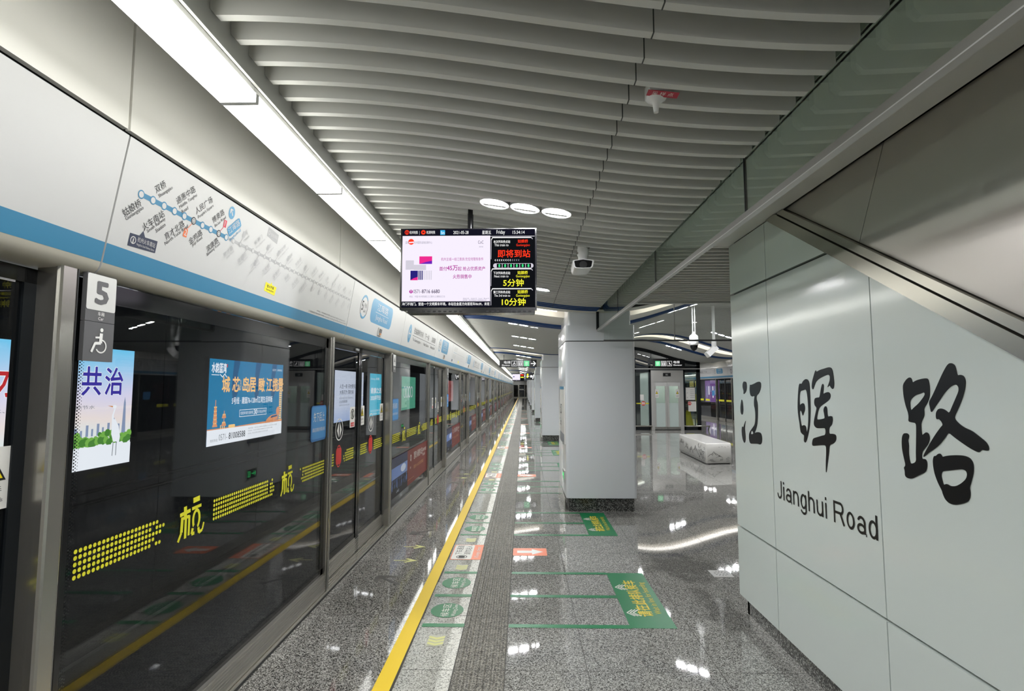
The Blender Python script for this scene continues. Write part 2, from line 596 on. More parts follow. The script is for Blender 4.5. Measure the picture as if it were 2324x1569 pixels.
# yellow safety line with its worn dark edge
yl = MB()
yl.box(-.806, -.712, Y0, 85.3, .0012, .0022, 'yellow_paint')
prof = []
random.seed(3)
n = 60
for i in range(n):
    a, b = Y0 + i * .35, Y0 + (i + 1) * .35
    w0 = -.700 + random.uniform(-.006, .003)
    yl.add([(-.712, a, .0016), (w0, a, .0016), (-.700 + random.uniform(-.006, .003), b, .0016), (-.712, b, .0016)], [(0, 1, 2, 3)], 'black_edge')
yl.add([(-.712, Y0 + n * .35, .0016), (-.70, Y0 + n * .35, .0016), (-.70, 85.3, .0016), (-.712, 85.3, .0016)], [(0, 1, 2, 3)], 'black_edge')
tag(yl.build('safety_line'), 'long yellow safety line painted on the floor along the screen doors', 'line', kind='thing')
# tunnel walls seen through the glass
def tunnel(name, sx, x_in, x_out, xa):
    t = MB()
    for a in range(-7, 86, 3):
        t.box(min(x_out, x_out + sx * .3), max(x_out, x_out + sx * .3), a, min(a + 2.985, 85.4), -1.4, 4.6, 'tunnel')
    t.box(min(x_out + sx * .02, x_out + sx * .03), max(x_out + sx * .02, x_out + sx * .03), -7, 85.4, -1.4, 4.6, 'dark_gap')
    t.box(min(x_in, x_out), max(x_in, x_out), -7, 85.4, -1.6, -1.4, 'tunnel_low')
    t.box(min(x_in, x_out), max(x_in, x_out), -7, 85.4, 4.4, 4.6, 'tunnel')
    t.box(x_out - sx * .42, x_out - sx * .40, -7, 85.4, -1.4, -.55, 'tunnel_low') if False else None
    for z in (.18, .32, 2.75):
        p = x_out - sx * .05
        t.tube([(p, -7, z), (p, 85.4, z)], .022, 'rubber', 6)
    for q in (.35, 1.5):
        p = x_in + (x_out - x_in) * q / 1.9
        t.box(p - .035, p + .035, -7, 85.4, -1.4, -1.24, 'steel_dark')
    tag(t.build(name), kind='structure')
tunnel('wall_tunnel_left', -1, -1.70, -5.42, 0)
tunnel('wall_tunnel_right', 1, 9.60, 13.3, 0)
# upper walls above the door headers
wl = MB()
def upper(x, sx, y0, y1):
    joints = [1.885 + 2.285 * k for k in range(-5, 40)]
    for a, b in zip(joints, joints[1:]):
        if a > y1 or b < y0:
            continue
        wl.box(min(x, x - sx * .02), max(x, x - sx * .02), a + .006, min(b, y1) - .006, 2.556, 3.3, 'cream')
    wl.box(min(x - sx * .03, x - sx * .05), max(x - sx * .03, x - sx * .05), y0, y1, 2.53, 3.3, 'dark_gap')
upper(-1.455, 1, Y0, 85.3)
tag(wl.build('wall_left'), kind='structure')
wl = MB()
upper(9.36, -1, 8, 50)
tag(wl.build('wall_far_side'), kind='structure')
# end wall with its dark glass doors
ew = MB()
ew.box(-1.6, 9.6, 85.4, 85.7, 2.02, 3.4, 'header_white')
ew.box(2.0, 9.6, 85.4, 85.7, 0, 2.02, 'enamel_column')
ew.box(-1.6, 2.0, 85.6, 85.7, 0, 2.02, 'dark_gap')
ew.box(-1.6, 2.0, 85.36, 85.4, 0, .14, 'kick')
tag(ew.build('wall_end'), kind='structure')
gd = thing('end_door', (-.2, 85.4, 0), 'dark glass door screen closing the far end of the platform', 'glass door')
m_ = MB()
for q in (-1.55, -.78, -.70, .26):
    m_.box(q, q + .08, 85.3, 85.38, .14, 2.02, 'steel')
m_.build('door_frame', gd, gd)
MB().box(-1.47, .26, 85.33, 85.345, .14, 2.02, 'glass_end').build('glass', gd, gd)
bd = Board((-.6, 85.32, 1.28), (1, 0, 0), (0, 0, 1))
for q in ((0, 0, .72, .1, 'sticker_white'), (0, .5, .3, .53, 'grey_text'), (.05, -.12, 1.0, -.09, 'grey_text')):
    Board((-.6, 85.32, 1.28), (1, 0, 0), (0, 0, 1)).rect(*q).mb.build('notice_strip', gd, gd)
MB().box(-7, 14, -7.3, -7.2, 0, .01, 'floor_char')
# ---------------------------------------------------------------- ceilings
def louvre(name, y0, n, step, xs, blue_first, blue_last, height=.10, th=.029, bevel=True):
    m = MB()
    for i in range(n):
        a = y0 + i * step
        key = 'louvre_blue' if (i < blue_first or i >= n - blue_last) else 'louvre'
        xr = xs
        zb = [zwave(x) for x in xr]
        k = len(xr)
        vs = []
        for j, x in enumerate(xr):
            e = .022 if bevel and j in (0, k - 1) else 0.0
            vs += [(x, a, zb[j] + e), (x, a + th, zb[j] + e), (x, a, zb[j] + height), (x, a + th, zb[j] + height)]
        fs = []
        for j in range(k - 1):
            p, q = 4 * j, 4 * (j + 1)
            fs += [(p, p + 1, q + 1, q), (p, q, q + 2, p + 2), (p + 1, p + 3, q + 3, q + 1)]
        fs += [(0, 2, 3, 1), (4 * k - 4, 4 * k - 3, 4 * k - 1, 4 * k - 2)]
        m.add(vs, fs, key)
    return m
def xsamples(a, b, step):
    k = int((b - a) / step)
    return [a, a + .02] + [a + (b - a) * i / k for i in range(1, k)] + [b - .02, b]
c1 = louvre('ceiling', .26, 55, .12, xsamples(-.985, .955, .09), 0, 3)
# fine joint where the blades are spliced
for i in range(55):
    a = .26 + i * .12
    c1.box(.372, .376, a - .0006, a + .0296, zwave(.374) - .0008, zwave(.374) + .1, 'seam')
c1.add([(-1.02, -7, 2.98), (.985, -7, 2.98), (.985, 7.0, 2.98), (-1.02, 7.0, 2.98)], [(0, 1, 2, 3)], 'plenum')
for i in range(30):                                             # blades behind the viewer, coarse
    a = .14 - i * .24
    c1.box(-.985, .955, a - .029, a, 2.66, 2.77, 'louvre')
tag(c1.build('ceiling'), kind='structure')
# side plate that the blades butt against
sp = MB()
for a in range(-7, 85, 4):
    sp.box(-1.0, -.986, a, a + 3.99, 2.712, 3.0, 'louvre')
sp.box(-1.0, -.968, -7, 85.3, 2.705, 2.713, 'louvre')
tag(sp.build('trim_3'), kind='structure')
zone_y = [8.74 + 9.2 * k for k in range(9)]
for k, za in enumerate(zone_y):
    ZL = min(7.32, 85.3 - za)
    if ZL < 2:
        continue
    right = 8.86 if k < 3 else 1.7
    st = .12 if k < 4 else .24
    m = louvre('ceiling', za, int(ZL / st), st, xsamples(-.985, right, .12 if k < 3 else .2), 3 if k < 6 else 2, 3 if k < 6 else 2, height=.09, bevel=False, th=.029 if st < .2 else .1)
    m.add([(-1.02, za, 3.02), (1.3, za, 2.86), (1.3, za + ZL, 2.86), (-1.02, za + ZL, 3.02)], [(0, 1, 2, 3)], 'plenum')
    if right > 5:
        xs = [1.3 + .3 * i for i in range(27)]
        for a, b in zip(xs, xs[1:]):
            m.add([(a, za, zwave(a) + .16), (b, za, zwave(b) + .16), (b, za + ZL, zwave(b) + .16), (a, za + ZL, zwave(a) + .16)], [(0, 1, 2, 3)], 'plenum')
    tag(m.build('ceiling'), kind='structure')
# smooth white bands across the ceiling between the louvred bays, each with a curved light slot
for k in range(9):
    ya = 6.86 + 9.2 * k
    yb = ya + 1.86
    if yb > 85:
        break
    full = 8.86 if 0 < k < 4 else (8.86 if k == 0 else 1.7)
    xs = [-.985 + (full + .985) * i / 60 for i in range(61)]
    cb = MB()
    for a, b in zip(xs, xs[1:]):
        f = lambda x: zwave(x) + .035
        g = lambda x: zwave(x) + .16
        for (p, fp, q, fq) in ((ya, f, ya + .35, f), (ya + .35, f, ya + .35, g), (ya + .35, g, ya + .95, g), (ya + .95, g, ya + .95, f), (ya + .95, f, yb, f)):
            cb.add([(a, p, fp(a)), (b, p, fp(b)), (b, q, fq(b)), (a, q, fq(a))], [(0, 1, 2, 3)], 'cove_white', True)
    tag(cb.build('ceiling'), kind='structure')
    for side in ('left', 'right'):
      lt = MB()
      for a, b in zip(xs, xs[1:]):
        if a < -.6 or (side == 'left' and b > .545) or (side == 'right' and a < 1.50):
            continue
        lt.add([(a, ya + .60, zwave(a) + .10), (b, ya + .60, zwave(b) + .10), (b, ya + .86, zwave(b) + .10), (a, ya + .86, zwave(a) + .10),
                (a, ya + .60, zwave(a) + .13), (b, ya + .60, zwave(b) + .13), (b, ya + .86, zwave(b) + .13), (a, ya + .86, zwave(a) + .13)],
               [(0, 1, 2, 3), (0, 1, 5, 4), (3, 2, 6, 7), (4, 5, 6, 7)], 'cove_glow')
      if lt.v:
        tag(lt.build('cove_light'), 'curved white light slot in the ceiling on the %s of the %s column' % ('door side' if side == 'left' else 'hall side', ordw(k)), 'ceiling light', 'curved cove lights across the ceiling', 'thing')
# flat soffit beside the escalator
sf = MB()
sf.box(1.02, 1.562, -7, 4.03, 2.672, 2.76, 'soffit')
sf.box(1.02, 6.9, 6.70, 6.78, 2.66, 2.80, 'soffit')
i = 0
while 4.04 + i * .115 < 6.68:
    a = 4.04 + i * .115
    sf.box(1.02, 6.9, a, a + .024, 2.672, 2.70, 'soffit_slat')
    i += 1
sf.box(1.02, 6.9, 4.03, 6.75, 2.76, 2.80, 'soffit_gap')
sf.box(.965, 1.02, -7, 6.78, 2.90, 2.95, 'soffit_gap')
sf.box(1.018, 1.03, -7, 6.8, 2.672, 2.95, 'soffit')
sf.box(1.04, 1.05, -7, 6.8, 2.672, 2.95, 'soffit')
tag(sf.build('ceiling'), kind='structure')
# roof slab over everything
rf = MB().box(-1.75, 9.65, -7.2, 85.7, 3.35, 3.45, 'plenum')
tag(rf.build('ceiling'), kind='structure')
# ---------------------------------------------------------------- white escalator wall with its station name
wr = MB()
def clip(poly, fn):
    out = []
    for a, b in zip(poly, poly[1:] + poly[:1]):
        fa, fb = fn(a), fn(b)
        if fa >= 0:
            out.append(a)
        if fa * fb < 0:
            t = fa / (fa - fb)
            out.append((a[0] + (b[0] - a[0]) * t, a[1] + (b[1] - a[1]) * t))
    return out
def rail(y):
    return 2.666 + .58 * (y - 3.365)
ys = [4.02, 3.425, 2.414, 1.403, .392, -.619, -1.63]
zs = [.127, .610, 2.293, 2.664]
g = .0035
for ya, yb in zip(ys, ys[1:]):
    for za, zb in zip(zs, zs[1:]):
        gz = .007
        p = [(yb + g, za + (gz if za > .2 else 0)), (ya - g, za + (gz if za > .2 else 0)), (ya - g, zb - (gz if zb < 2.6 else 0)), (yb + g, zb - (gz if zb < 2.6 else 0))]
        p = clip(p, lambda q: rail(q[0]) - .004 - q[1])
        if len(p) > 2:
            wr.prism(p, 'x', 1.558, 1.580, 'enamel_wall')
back = clip([(-1.63, .13), (4.0, .13), (4.0, 2.66), (-1.63, 2.66)], lambda q: rail(q[0]) - .02 - q[1])
wr.prism(back, 'x', 1.579, 1.59, 'seam')
tag(wr.build('wall_right'), kind='structure')
wr = MB()
wr.box(1.60, 6.9, 4.004, 4.02, .127, 2.664, 'enamel_wall')
tag(wr.build('wall_return'), kind='structure')
bs = MB()
bs.box(1.60, 1.63, -3, 3.985, 0, .13, 'granite_skirt')
bs.box(1.60, 6.9, 3.955, 3.985, 0, .13, 'granite_skirt')
tag(bs.build('baseboard_right'), kind='structure')
# lettering
GL = {
    'drop1': [(3.819,1.649),(3.84,1.631),(3.842,1.605),(3.824,1.58),(3.831,1.561),(3.818,1.56),(3.79,1.574),(3.773,1.599),(3.773,1.63),(3.784,1.646),(3.799,1.646)],
    'drop2': [(3.865,1.524),(3.881,1.496),(3.892,1.458),(3.889,1.426),(3.874,1.412),(3.857,1.415),(3.844,1.441),(3.845,1.478),(3.851,1.504)],
    'drop3': [(3.806,1.378),(3.836,1.347),(3.854,1.32),(3.871,1.333),(3.883,1.305),(3.88,1.268),(3.868,1.237),(3.847,1.217),(3.831,1.222),(3.819,1.254),(3.823,1.285),(3.829,1.316),(3.82,1.348)],
    'gong': [(3.715,1.627),(3.709,1.622),(3.658,1.629),(3.608,1.641),(3.567,1.645),(3.549,1.635),(3.547,1.611),(3.561,1.588),(3.587,1.564),(3.618,1.553),(3.624,1.527),(3.608,1.504),(3.607,1.457),(3.614,1.403),(3.624,1.361),(3.648,1.324),(3.675,1.298),(3.649,1.306),(3.608,1.312),(3.574,1.309),(3.559,1.284),(3.562,1.255),(3.576,1.237),(3.598,1.231),(3.621,1.234),(3.684,1.228),(3.742,1.222),(3.758,1.239),(3.763,1.266),(3.757,1.288),(3.734,1.311),(3.689,1.339),(3.662,1.358),(3.65,1.389),(3.646,1.431),(3.653,1.467),(3.663,1.484),(3.66,1.521),(3.646,1.551),(3.686,1.543),(3.712,1.55),(3.724,1.574),(3.725,1.599)],
    'gongh': [(3.716,1.315),(3.736,1.289),(3.707,1.289),(3.685,1.296),(3.698,1.308)],
    'ri': [(3.052,1.628),(3.032,1.625),(3.016,1.642),(2.987,1.653),(2.964,1.647),(2.952,1.629),(2.95,1.591),(2.951,1.527),(2.953,1.474),(2.964,1.406),(2.983,1.356),(3,1.325),(3.016,1.303),(3.028,1.303),(3.034,1.315),(3.027,1.342),(3.041,1.344),(3.064,1.354),(3.07,1.379),(3.072,1.404),(3.082,1.438),(3.088,1.488),(3.08,1.549),(3.069,1.6),(3.06,1.623)],
    'rih': [(3.055,1.585),(3.021,1.59),(2.992,1.596),(2.981,1.581),(2.975,1.541),(2.973,1.483),(2.978,1.424),(2.986,1.385),(3.002,1.354),(3.003,1.374),(3.008,1.393),(3.027,1.399),(3.051,1.39),(3.058,1.404),(3.065,1.439),(3.066,1.474),(3.054,1.477),(3.045,1.468),(3.034,1.447),(3.026,1.461),(3.01,1.481),(3.009,1.501),(3.017,1.516),(3.031,1.519),(3.051,1.512),(3.064,1.502),(3.064,1.54)],
    'mi': [(2.883,1.698),(2.878,1.687),(2.845,1.697),(2.802,1.703),(2.757,1.709),(2.737,1.704),(2.727,1.686),(2.722,1.655),(2.719,1.623),(2.725,1.603),(2.736,1.597),(2.749,1.605),(2.759,1.617),(2.769,1.612),(2.781,1.606),(2.768,1.623),(2.756,1.641),(2.752,1.662),(2.764,1.671),(2.788,1.669),(2.831,1.659),(2.866,1.648),(2.889,1.634),(2.903,1.615),(2.919,1.592),(2.929,1.605),(2.924,1.634),(2.908,1.663),(2.893,1.686)],
    'che': [(2.821,1.625),(2.813,1.619),(2.818,1.591),(2.825,1.57),(2.796,1.58),(2.771,1.583),(2.758,1.573),(2.757,1.56),(2.766,1.546),(2.8,1.529),(2.843,1.512),(2.862,1.502),(2.877,1.482),(2.891,1.449),(2.892,1.437),(2.866,1.438),(2.831,1.444),(2.816,1.448),(2.821,1.471),(2.826,1.489),(2.814,1.508),(2.801,1.51),(2.792,1.5),(2.792,1.477),(2.789,1.456),(2.765,1.462),(2.749,1.46),(2.746,1.443),(2.756,1.418),(2.777,1.405),(2.783,1.391),(2.784,1.37),(2.748,1.374),(2.727,1.371),(2.723,1.356),(2.729,1.34),(2.752,1.324),(2.785,1.315),(2.791,1.282),(2.808,1.225),(2.825,1.171),(2.829,1.172),(2.825,1.223),(2.816,1.279),(2.818,1.31),(2.859,1.306),(2.894,1.301),(2.943,1.292),(2.951,1.301),(2.945,1.321),(2.935,1.334),(2.89,1.345),(2.847,1.356),(2.817,1.362),(2.814,1.398),(2.852,1.394),(2.9,1.39),(2.921,1.402),(2.924,1.418),(2.913,1.447),(2.897,1.481),(2.888,1.498),(2.908,1.51),(2.912,1.528),(2.904,1.548),(2.878,1.553),(2.858,1.553),(2.85,1.572),(2.84,1.6),(2.829,1.621)],
    'zu': [(2.232,1.618),(2.212,1.638),(2.193,1.647),(2.183,1.641),(2.179,1.624),(2.156,1.634),(2.122,1.64),(2.099,1.641),(2.092,1.63),(2.089,1.601),(2.093,1.569),(2.107,1.544),(2.126,1.525),(2.125,1.506),(2.128,1.492),(2.145,1.468),(2.146,1.443),(2.144,1.418),(2.133,1.426),(2.119,1.434),(2.108,1.428),(2.104,1.41),(2.114,1.389),(2.135,1.368),(2.149,1.354),(2.153,1.327),(2.133,1.33),(2.125,1.318),(2.127,1.298),(2.137,1.278),(2.175,1.26),(2.211,1.241),(2.238,1.239),(2.251,1.247),(2.25,1.267),(2.255,1.279),(2.243,1.289),(2.25,1.314),(2.258,1.348),(2.259,1.378),(2.255,1.404),(2.245,1.418),(2.226,1.421),(2.215,1.414),(2.217,1.403),(2.224,1.392),(2.219,1.373),(2.223,1.347),(2.221,1.318),(2.215,1.298),(2.182,1.311),(2.182,1.344),(2.177,1.386),(2.173,1.428),(2.171,1.465),(2.193,1.466),(2.214,1.468),(2.21,1.489),(2.213,1.506),(2.224,1.532),(2.232,1.566),(2.234,1.596)],
    'zuh': [(2.199,1.554),(2.166,1.576),(2.137,1.582),(2.12,1.588),(2.114,1.58),(2.125,1.566),(2.152,1.542),(2.176,1.527),(2.195,1.513),(2.199,1.524)],
    'ge': [(2.002,1.683),(1.989,1.693),(1.977,1.694),(1.963,1.686),(1.958,1.668),(1.955,1.648),(1.94,1.651),(1.926,1.645),(1.92,1.628),(1.925,1.601),(1.939,1.567),(1.961,1.529),(1.979,1.502),(1.978,1.49),(1.956,1.473),(1.934,1.463),(1.908,1.456),(1.878,1.438),(1.854,1.423),(1.845,1.41),(1.844,1.397),(1.85,1.394),(1.873,1.395),(1.88,1.387),(1.889,1.384),(1.917,1.393),(1.952,1.409),(1.984,1.425),(2.011,1.442),(2.028,1.421),(2.056,1.393),(2.083,1.374),(2.117,1.354),(2.141,1.335),(2.142,1.341),(2.127,1.363),(2.103,1.394),(2.074,1.429),(2.045,1.459),(2.035,1.467),(2.041,1.479),(2.053,1.488),(2.064,1.485),(2.067,1.497),(2.064,1.513),(2.053,1.525),(2.037,1.528),(2.02,1.523),(2.002,1.511),(1.987,1.536),(1.968,1.567),(1.953,1.592),(1.952,1.607),(1.963,1.618),(1.988,1.609),(2.015,1.589),(2.045,1.557),(2.071,1.529),(2.089,1.509),(2.092,1.524),(2.098,1.55),(2.078,1.573),(2.054,1.609),(2.025,1.653)],
    'kou': [(2.088,1.347),(2.078,1.348),(2.069,1.356),(2.058,1.36),(2.051,1.354),(2.047,1.348),(2.023,1.356),(1.984,1.363),(1.946,1.366),(1.924,1.361),(1.912,1.348),(1.91,1.326),(1.916,1.3),(1.927,1.272),(1.934,1.256),(1.931,1.242),(1.933,1.224),(1.943,1.207),(1.969,1.194),(2.003,1.183),(2.027,1.183),(2.046,1.193),(2.057,1.214),(2.058,1.222),(2.075,1.246),(2.089,1.276),(2.095,1.307),(2.095,1.331)],
    'kouh': [(2.056,1.289),(2.048,1.297),(2.018,1.303),(1.978,1.313),(1.955,1.317),(1.942,1.312),(1.939,1.3),(1.946,1.284),(1.968,1.265),(1.993,1.251),(2.017,1.247),(2.034,1.253),(2.05,1.245),(2.054,1.258),(2.059,1.275)],
}
def smooth(pl, it=2):
    for _ in range(it):
        q = []
        for a, b in zip(pl, pl[1:] + pl[:1]):
            q += [(a[0] * .78 + b[0] * .22, a[1] * .78 + b[1] * .22), (a[0] * .22 + b[0] * .78, a[1] * .22 + b[1] * .78)]
        pl = q
    return pl
def glyph(name, loops, root):
    cu = bpy.data.curves.new(name, 'CURVE')
    cu.dimensions = '2D'
    cu.fill_mode = 'BOTH'
    cu.extrude = .0012
    for k in loops:
        pl = smooth(GL[k])
        s = cu.splines.new('POLY')
        s.points.add(len(pl) - 1)
        for pt, (y, z) in zip(s.points, pl):
            pt.co = (-y, z, 0, 1)
        s.use_cyclic_u = True
    o = bpy.data.objects.new(name, cu)
    COL.objects.link(o)
    me = bpy.data.meshes.new_from_object(o.evaluated_get(bpy.context.evaluated_depsgraph_get()))
    bpy.data.objects.remove(o)
    m = MB()
    m.add([(1.5562 - v.co.z, -v.co.x, v.co.y) for v in me.vertices], [tuple(p.vertices) for p in me.polygons], 'ink_wall')
    return m.build(name, root, root)
mat('ink_wall', (20, 20, 20), .28)
wn = thing('wall_lettering', (1.556, 3.0, 1.2), 'black brush-written station name with English beneath on the white panelled wall', 'lettering')
glyph('character', ['drop1', 'drop2', 'drop3', 'gong', 'gongh'], wn)
glyph('character', ['ri', 'rih', 'mi', 'che'], wn)
glyph('character', ['zu', 'zuh', 'ge', 'kou', 'kouh'], wn)
def sans(bd, txt, x, z, cap, kx, m):
    s = .118 * cap
    e = 1.397 * cap * kx
    xh = .735 * cap
    W_ = {'J': .5, 'i': .222, 'a': .556, 'n': .556, 'g': .556, 'h': .556, 'u': .556, ' ': .278, 'R': .722, 'o': .556, 'd': .556}
    for c in txt:
        w = W_[c] * e
        l, r = x + .07 * e, x + w - .06 * e
        mx = (l + r) / 2
        if c == 'J':
            bd.rect(r - s, z + .3 * cap, r, z + cap, m).ring((l + r) / 2 - .01 * e, z + .29 * cap, (r - l) / 2 + .01 * e, s, m, ry=.30 * cap, t0=.5, t1=1.0)
        elif c == 'i':
            q = x + w / 2
            bd.rect(q - s / 2, z, q + s / 2, z + xh, m).rect(q - s / 2, z + .86 * cap, q + s / 2, z + cap, m)
        elif c in 'nh':
            bd.rect(l, z, l + s, z + (cap if c == 'h' else xh), m).rect(r - s, z, r, z + xh * .62, m).ring(mx, z + xh * .62, (r - l) / 2, s, m, ry=xh * .40, t0=0, t1=.5)
        elif c == 'u':
            bd.rect(r - s, z, r, z + xh, m).rect(l, z + xh * .38, l + s, z + xh, m).ring(mx, z + xh * .38, (r - l) / 2, s, m, ry=xh * .40, t0=.5, t1=1.0)
        elif c in 'odg':
            bd.ring(mx, z + xh / 2, (r - l) / 2, s, m, ry=xh * .52, n=32)
            if c == 'd':
                bd.rect(r - s, z, r, z + cap, m)
            if c == 'g':
                bd.rect(r - s, z - .06 * cap, r, z + xh, m).ring(mx, z - .06 * cap, (r - l) / 2, s, m, ry=.24 * cap, t0=.52, t1=1.0)
        elif c == 'a':
            bd.ring(mx, z + xh * .66, (r - l) / 2 - .01 * e, s, m, ry=xh * .36, t0=0, t1=.46).rect(r - s - .01 * e, z + .02 * cap, r - .01 * e, z + xh * .68, m)
            bd.line(r - .01 * e, z + .01 * cap, r + .03 * e, z + .0 * cap, s, m).ring(mx - .01 * e, z + xh * .29, (r - l) / 2, s, m, ry=xh * .31)
        elif c == 'R':
            bd.rect(l, z, l + s, z + cap, m).rect(l, z + cap - s, r - .18 * e, z + cap, m).rect(l, z + .44 * cap, r - .18 * e, z + .44 * cap + s, m)
            bd.ring(r - .19 * e, z + .72 * cap, .17 * e, s, m, ry=.28 * cap, t0=-.25, t1=.25).line(r - .20 * e, z + .48 * cap, r - .01 * e, z, s * 1.1, m)
        x += w
for word, off in (('Jianghui', -.03), ('Road', -.03 + (.5 + .222 * 2 + .556 * 5 + .278) * 1.397 * .108 * .985)):
    bd = Board((1.5575, 3.352, .93), (0, -1, 0), (0, 0, 1))
    sans(bd, word, off, .004, .108, .985, 'ink_wall')
    bd.mb.build('english_word', wn, wn)
# escalator side above the wall
es = thing('escalator_cladding', (1.6, 2.0, 2.2), 'brushed steel escalator side with slanting double trim above the white name wall', 'escalator')
def band(lo, hi, x0, x1, m, name, z_top=2.668, ya=-1.63, yb=4.0):
    p = clip([(ya, rail(ya) + lo), (yb, rail(yb) + lo), (yb, rail(yb) + hi), (ya, rail(ya) + hi)], lambda q: z_top - q[1])
    return MB().prism(p, 'x', x0, x1, m).build(name, es, es)
band(-.004, .066, 1.545, 1.60, 'steel_trim', 'lower_trim')
band(.066, .074, 1.575, 1.60, 'dark_gap', 'shadow_gap')
band(.074, .118, 1.552, 1.60, 'steel_trim', 'upper_trim')
p = clip([(-1.63, rail(-1.63) + .122), (4.0, rail(4.0) + .122), (4.0, 2.674), (-1.63, 2.674)], lambda q: q[1] - rail(q[0]) - .12)
d = (-.457, .889)
for sgn, nm in ((1, 'steel_panel'), (-1, 'steel_panel')):
    pp = clip(p, lambda q: sgn * ((q[0] - 2.497) * d[1] - (q[1] - 2.278) * d[0]) - .0015)
    MB().prism(pp, 'x', 1.575, 1.60, 'steel_brushed').build(nm, es, es)
MB().prism(p, 'x', 1.603, 1.61, 'dark_gap').build('backing', es, es)
# ---------------------------------------------------------------- green glass smoke curtains
def curtain(name, label, joints, axis, pos, zt, zb, ends):
    t = thing(name, (pos, joints[0], zb) if axis == 'y' else (joints[0], pos, zb), label, 'glass curtain')
    for a, b in zip(joints, joints[1:]):
        m = MB()
        if axis == 'y':
            m.box(pos - .004, pos + .004, a + .004, b - .004, zb + .012, zt, 'glass_green')
        else:
            m.box(a + .004, b - .004, pos - .004, pos + .004, zb + .012, zt, 'glass_clear')
        m.build('glass_pane', t, t)
    m = MB()
    a, b = joints[0], joints[-1]
    if axis == 'y':
        m.box(pos - .012, pos + .012, a, b, zb - .012, zb + .016, 'rail_grey')
        m.box(pos - .0135, pos + .0135, a, b, zb - .015, zb - .011, 'plastic_grey')
    else:
        m.box(a, b, pos - .012, pos + .012, zb - .006, zb + .014, 'sign_grey')
    m.build('bottom_rail', t, t)
    for q in joints[1:-1]:
        m = MB()
        if axis == 'y':
            m.box(pos - .005, pos + .005, q - .005, q + .005, zb, zt, 'elev_dark')
        else:
            m.box(q - .005, q + .005, pos - .005, pos + .005, zb, zt, 'plastic_grey')
        m.build('joint_strip', t, t)
    for q in ends:
        m = MB()
        m.box(pos - .02, pos + .02, q - .04, q, zb + .01, zt + .06, 'elev_dark')
        m.build('end_post', t, t)
    return t
curtain('smoke_curtain', 'long greenish glass smoke curtain hanging beside the louvred ceiling, ending at the first column', [-1.0, .7, 2.34, 3.96, 5.56, 7.08], 'y', .99, 2.93, 2.36, [7.08])
curtain('smoke_curtain', 'glass smoke curtain crossing the hall behind the white name wall', [1.04, 1.95, 3.4, 4.9, 6.4], 'x', 6.9, 2.70, 2.205, [])
# ================================================================ platform screen doors
X_F, X_D = -1.553, -1.632         # front of the posts, plane of the sliding leaves
def dots(bd, y0, y1, z0, rows=5, dy=.0214, dz=.0225, r=.0083, ragged='r', m='sticker_yellow'):
    n = max(1, round((y1 - y0) / dy))
    rnd = random.Random(int(y0 * 1000))
    for i in range(n + 1):
        for j in range(rows):
            e = (n - i) if ragged == 'r' else (i if ragged == 'l' else 99)
            if e < 4 and rnd.random() < (.62, .45, .35, .2)[e]:
                continue
            bd.disc(y0 + i * (y1 - y0) / n, z0 + j * dz, r, m, 1, n=8)
def emblem(bd, y, z, s, m='sticker_yellow'):
    """yellow character drawn as curved strokes, about s square"""
    q = lambda a, b: (y + a * s, z + b * s)
    L = lambda a, b, c, d, w: bd.line(*q(a, b), *q(c, d), w * s * 1.35, m)
    L(-.46, .22, -.04, .26, .07); L(-.26, .40, -.24, .14, .09); L(-.36, .16, -.38, -.22, .08); L(-.38, -.22, -.50, -.42, .06)
    L(-.22, .14, -.22, -.40, .07); L(-.08, .14, -.08, -.36, .06); L(-.34, .12, -.08, .12, .06)
    L(.06, .48, .34, .50, .10); L(.02, .28, .42, .30, .06)
    bd.ring(*q(.22, -.02), .18 * s, .085 * s, m, 1, ry=.27 * s, n=18, t0=-.18, t1=.62)
    L(.08, -.22, .04, -.36, .07); L(.04, -.36, .16, -.36, .06); L(.32, -.26, .36, -.40, .07); L(.36, -.40, .50, -.36, .06); L(.50, -.36, .56, -.18, .05)
